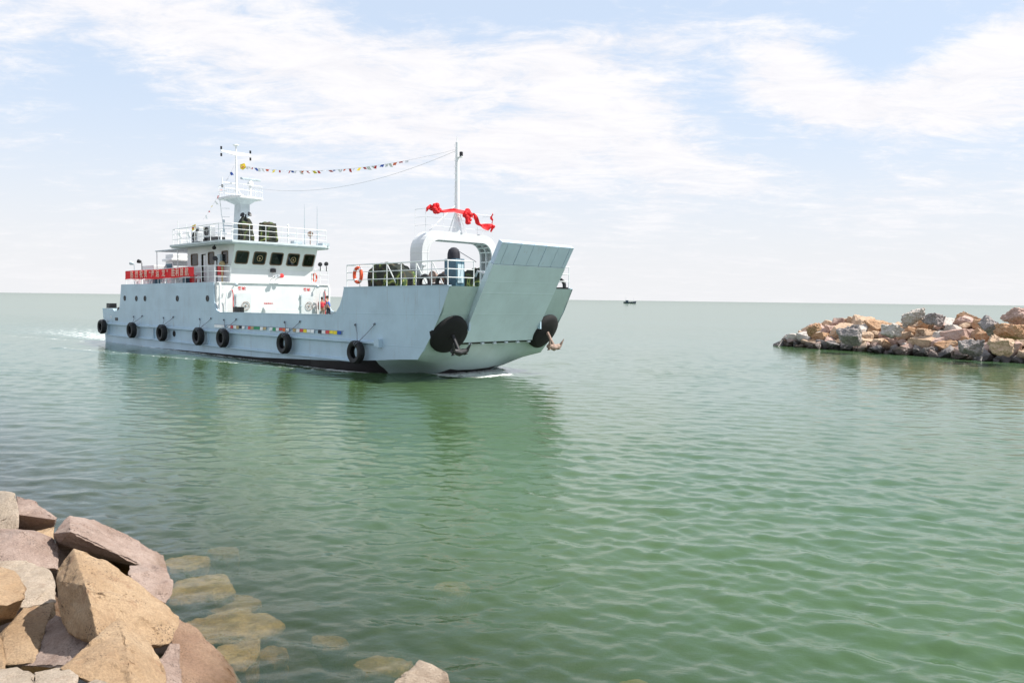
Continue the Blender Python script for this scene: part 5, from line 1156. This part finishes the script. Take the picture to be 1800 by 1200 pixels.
shore('concrete_block', 'cc_tan', 'greenish stone in the lower left corner of the pile', 'concrete block', 18, [(-50, 1105, 7.6), (2, 1120, 7.4), (14, 1166, 7.0), (8, 1182, 6.8), (-50, 1190, 6.7)], .3)
shore('boulder', 'cc_pale', 'pale pointed stone alone at the bottom edge, right of the shore pile', 'boulder', 19, [(690, 1196, 7.3), (737, 1157, 7.8), (752, 1163, 7.7), (790, 1181, 7.6), (798, 1240, 7.2), (675, 1240, 7.0)], .5, bevel=.03)
# dark rubble under the pile so no gap opens to the sea
rub = []
random.seed(21)
for k, (px, py, D, sz) in enumerate([(-20, 960, 11, .9), (60, 1000, 10.4, .8), (150, 985, 11.0, .6), (60, 1090, 9.0, .8), (150, 1060, 9.2, .7), (230, 1060, 9.2, .55), (270, 1110, 8.6, .5), (120, 1190, 7.9, .7), (220, 1180, 8.0, .6), (-30, 1100, 9.0, .9), (20, 1200, 7.9, .8), (300, 1190, 7.9, .4)]):
    c = at(px, py, D) + Vector((0, .1, -.42)); pts = [c + Vector((random.uniform(-1, 1), random.uniform(-1, 1), random.uniform(-.7, .7))).normalized() * sz * random.uniform(.8, 1.1) for _ in range(16)]
    hull_rock('boulder', pts, 'cc_brown', 'dark brown boulder filling a gap low in the near shore pile', 'boulder', 'filler boulders under the near shore blocks', 40 + k, .09, .02, .03)
subs = [(322, 984, 36, 11, .10, 'submerged yellowish stone touching the end of the long slab'), (391, 966, 28, 7, .40, 'faint submerged stone farthest out beyond the long slab'),
        (352, 1028, 52, 20, .08, 'submerged reddish slab right of the squarish brown stone'), (402, 1056, 50, 15, .28, 'submerged yellow stone just beyond the reddish slab'),
        (402, 1093, 84, 24, .10, 'largest submerged flat stone, pale and speckled, beside the shore pile'), (412, 1142, 40, 26, .08, 'speckled submerged stone next to the rusty slab tip'),
        (672, 1162, 46, 16, .22, 'greenish submerged stone left of the lone pale boulder'), (795, 1027, 28, 10, .30, 'small orange submerged stone out in the open water'),
        (1115, 1203, 34, 14, .2, 'yellow green submerged stone on the bottom edge right of the lone pale boulder'), (470, 1142, 26, 10, .34, 'faint submerged stone at the outer end of the submerged row'), (580, 1122, 30, 9, .42, 'very faint brown submerged stone between the shore row and the lone boulder')]
random.seed(9)
for k, (px, py, hw, hh, dz, lb) in enumerate(subs):
    hw *= 1.3; hh *= 1.25; c = atz(px, py, -dz); l = atz(px - hw, py, -dz); rr_ = atz(px + hw, py, -dz); tp = atz(px, py - hh, -dz); bo = atz(px, py + hh, -dz)
    pts = []
    for a in range(7):
        an = a / 7 * 6.283 + random.uniform(-.3, .3); rx = (rr_ - l).length / 2 * random.uniform(.8, 1.08); ry = (tp - bo).length / 2 * random.uniform(.8, 1.05)
        pts.append(c + Vector((rx * .92 * math.cos(an), ry * .92 * math.sin(an), random.uniform(-.04, 0)))); pts.append(c + Vector((rx * math.cos(an), ry * math.sin(an), -.09))); pts.append(c + Vector((rx * .6 * math.cos(an), ry * .6 * math.sin(an) + .25, -.5)))
    hull_rock('submerged_stone', pts, 'algae', lb, 'submerged stone', 'algae covered stones under water near the shore', 70 + k, .06, .03, .02)

# far breakwater -----------------------------------------------
random.seed(77)
def nth(n):
    w = ['', 'first', 'second', 'third', 'fourth', 'fifth', 'sixth', 'seventh', 'eighth', 'ninth', 'tenth', 'eleventh', 'twelfth', 'thirteenth', 'fourteenth', 'fifteenth', 'sixteenth', 'seventeenth', 'eighteenth', 'nineteenth', 'twentieth']
    return w[n] if n <= 20 else (('twenty ' if n < 30 else 'thirty ') + w[n % 10] if n % 10 else 'thirtieth')
P0 = Vector((23.3, 70.3, 0)); P1 = Vector((37.5, 45.5, 0))          # near waterline of the mound
ax = (P1 - P0).normalized(); pn = Vector((-ax.y, ax.x, 0)); 
if pn.y < 0: pn = -pn
LEN = (P1 - P0).length
def rough_boulder(c, r, sc, seed):
    rs = random.Random(seed); pts = []
    from mathutils import Euler
    rm = Euler((rs.uniform(-.5, .5), rs.uniform(-.5, .5), rs.uniform(0, 6.28))).to_matrix()
    for sx_ in (-1, 1):
        for sy_ in (-1, 1):
            for sz_ in (-1, 1):
                v = Vector((sx_ * rs.uniform(.35, .9) * sc[0], sy_ * rs.uniform(.35, .85) * sc[1], sz_ * rs.uniform(.3, .8) * sc[2])); pts.append(c + rm @ v * r * 1.05)
    for _ in range(4):
        v = Vector((rs.gauss(0, 1), rs.gauss(0, 1), rs.gauss(0, .8))).normalized(); pts.append(c + rm @ Vector((v.x * sc[0], v.y * sc[1], v.z * sc[2])) * r * rs.uniform(.85, 1.05))
    return pts
matn = {'tan': 'rk_tan', 'orange': 'rk_orange', 'grey': 'rk_grey', 'pale': 'rk_pale', 'pink': 'rk_pink'}
rows_ = [('waterline', 0.2, 0.10, .60, .95), ('low', .75, .42, .42, 1.1), ('second', 1.25, .65, .78, 1.25), ('middle', 1.9, 1.05, .50, 1.2), ('third', 2.6, 1.3, .82, 1.25), ('upper', 3.3, 1.75, .50, 1.3), ('crest', 4.0, 1.85, .85, 1.3), ('back', 5.6, 1.5, 1.0, 1.5), ('rear waterline', 7.4, .4, 1.2, 2.0)]
cnt = 0
def crest_h(s):            # the mound rises from its tip
    return min(1.0, .42 + s / 6.0) * (1.0 + .10 * math.sin(s * .55) + .12 * (1 if 9 < s < 15 else 0))
for (rn_, off, zc, rad, step) in rows_:
    s = 0.4 + (off * .30); i = 1
    while s < LEN and i < 39:
        f = crest_h(s); r = rad * random.uniform(.62, 1.35) * (0.75 + .25 * f); o2 = off * (0.45 + .55 * f)
        c = P0 + ax * s + pn * (o2 + random.uniform(-.3, .3)); c.z = zc * f + random.uniform(-.12, .2) 
        sc = (random.uniform(.85, 1.3), random.uniform(.85, 1.25), random.uniform(.6, .85))
        col = random.choices(['tan', 'orange', 'grey', 'pale', 'pink'], [10, 4, 1, 3, 6])[0] if rn_ != 'waterline' else random.choices(['tan', 'grey', 'pink'], [2, 4, 2])[0]
        size = 'large' if r > .95 else ('small' if r < .68 else 'medium')
        hull_rock('boulder', rough_boulder(c, r, sc, cnt + 500), matn[col], f'{size} {col} boulder, {nth(i)} from the tip in the {rn_} row of the far breakwater', 'boulder', 'boulders of the far breakwater', cnt, .13, .055, .02)
        s += step * random.uniform(.62, .95); i += 1; cnt += 1
special = [((1605, 556), 60.5, 1.15, 'pale', 'big pale boulder on the left of the highest pair on the far breakwater crest'), ((1640, 562), 59.8, .95, 'grey', 'grey rounded boulder on the right of the highest pair on the breakwater crest'),
           ((1495, 590), 60.0, 1.15, 'grey', 'big grey boulder standing at the front near the breakwater tip'), ((1434, 577), 66.0, .75, 'orange', 'yellow orange boulder on top of the breakwater tip'),
           ((1790, 556), 54.5, 1.0, 'pink', 'rounded pinkish boulder at the right edge of the photo on the crest'), ((1778, 584), 51.0, 1.05, 'orange', 'rusty orange angular boulder at the right edge of the photo'),
           ((1740, 572), 53, .95, 'grey', 'blue grey boulder next to the rusty orange one near the right edge'), ((1762, 608), 49.5, 1.0, 'tan', 'tan boulder with a dark hollow beside it, low at the right edge'),
           ((1705, 612), 51.5, .95, 'grey', 'grey cracked boulder low on the front of the breakwater'), ((1568, 583), 60.5, .9, 'pale', 'pale upright boulder in the middle of the breakwater front'), ((1386, 594), 70.5, .6, 'grey', 'dark pointed boulder at the very tip of the far breakwater')]
for k, ((px, py), D, r, col, lb) in enumerate(special):
    c = at(px, py, D); hull_rock('boulder', rough_boulder(c, r * .78, (1.1, 1.1, .85), 900 + k), matn[col], lb, 'boulder', 'boulders of the far breakwater', 300 + k, .11, .10, .02)
core = [P0 + ax * 1.5 + pn * 1.2, P0 + ax * 1.5 + pn * 4, P1 + ax * 2 + pn * 1.0, P1 + ax * 2 + pn * 8]
cpts = [p + Vector((0, 0, -1)) for p in core] + [P0 + ax * 5 + pn * 2.5 + Vector((0, 0, .9)), P1 + pn * 3.2 + Vector((0, 0, 1.5)), P1 + pn * 6 + Vector((0, 0, 1.3)), P0 + ax * 5 + pn * 4.5 + Vector((0, 0, .8))]
o = hull_rock('rubble_core', cpts, 'rk_grey', None, None, None, 400, .8, .1, 0); tag(o, 'grey rubble filling the gaps inside the far breakwater', 'rubble', None, 'stuff')
bpy.context.view_layer.update()
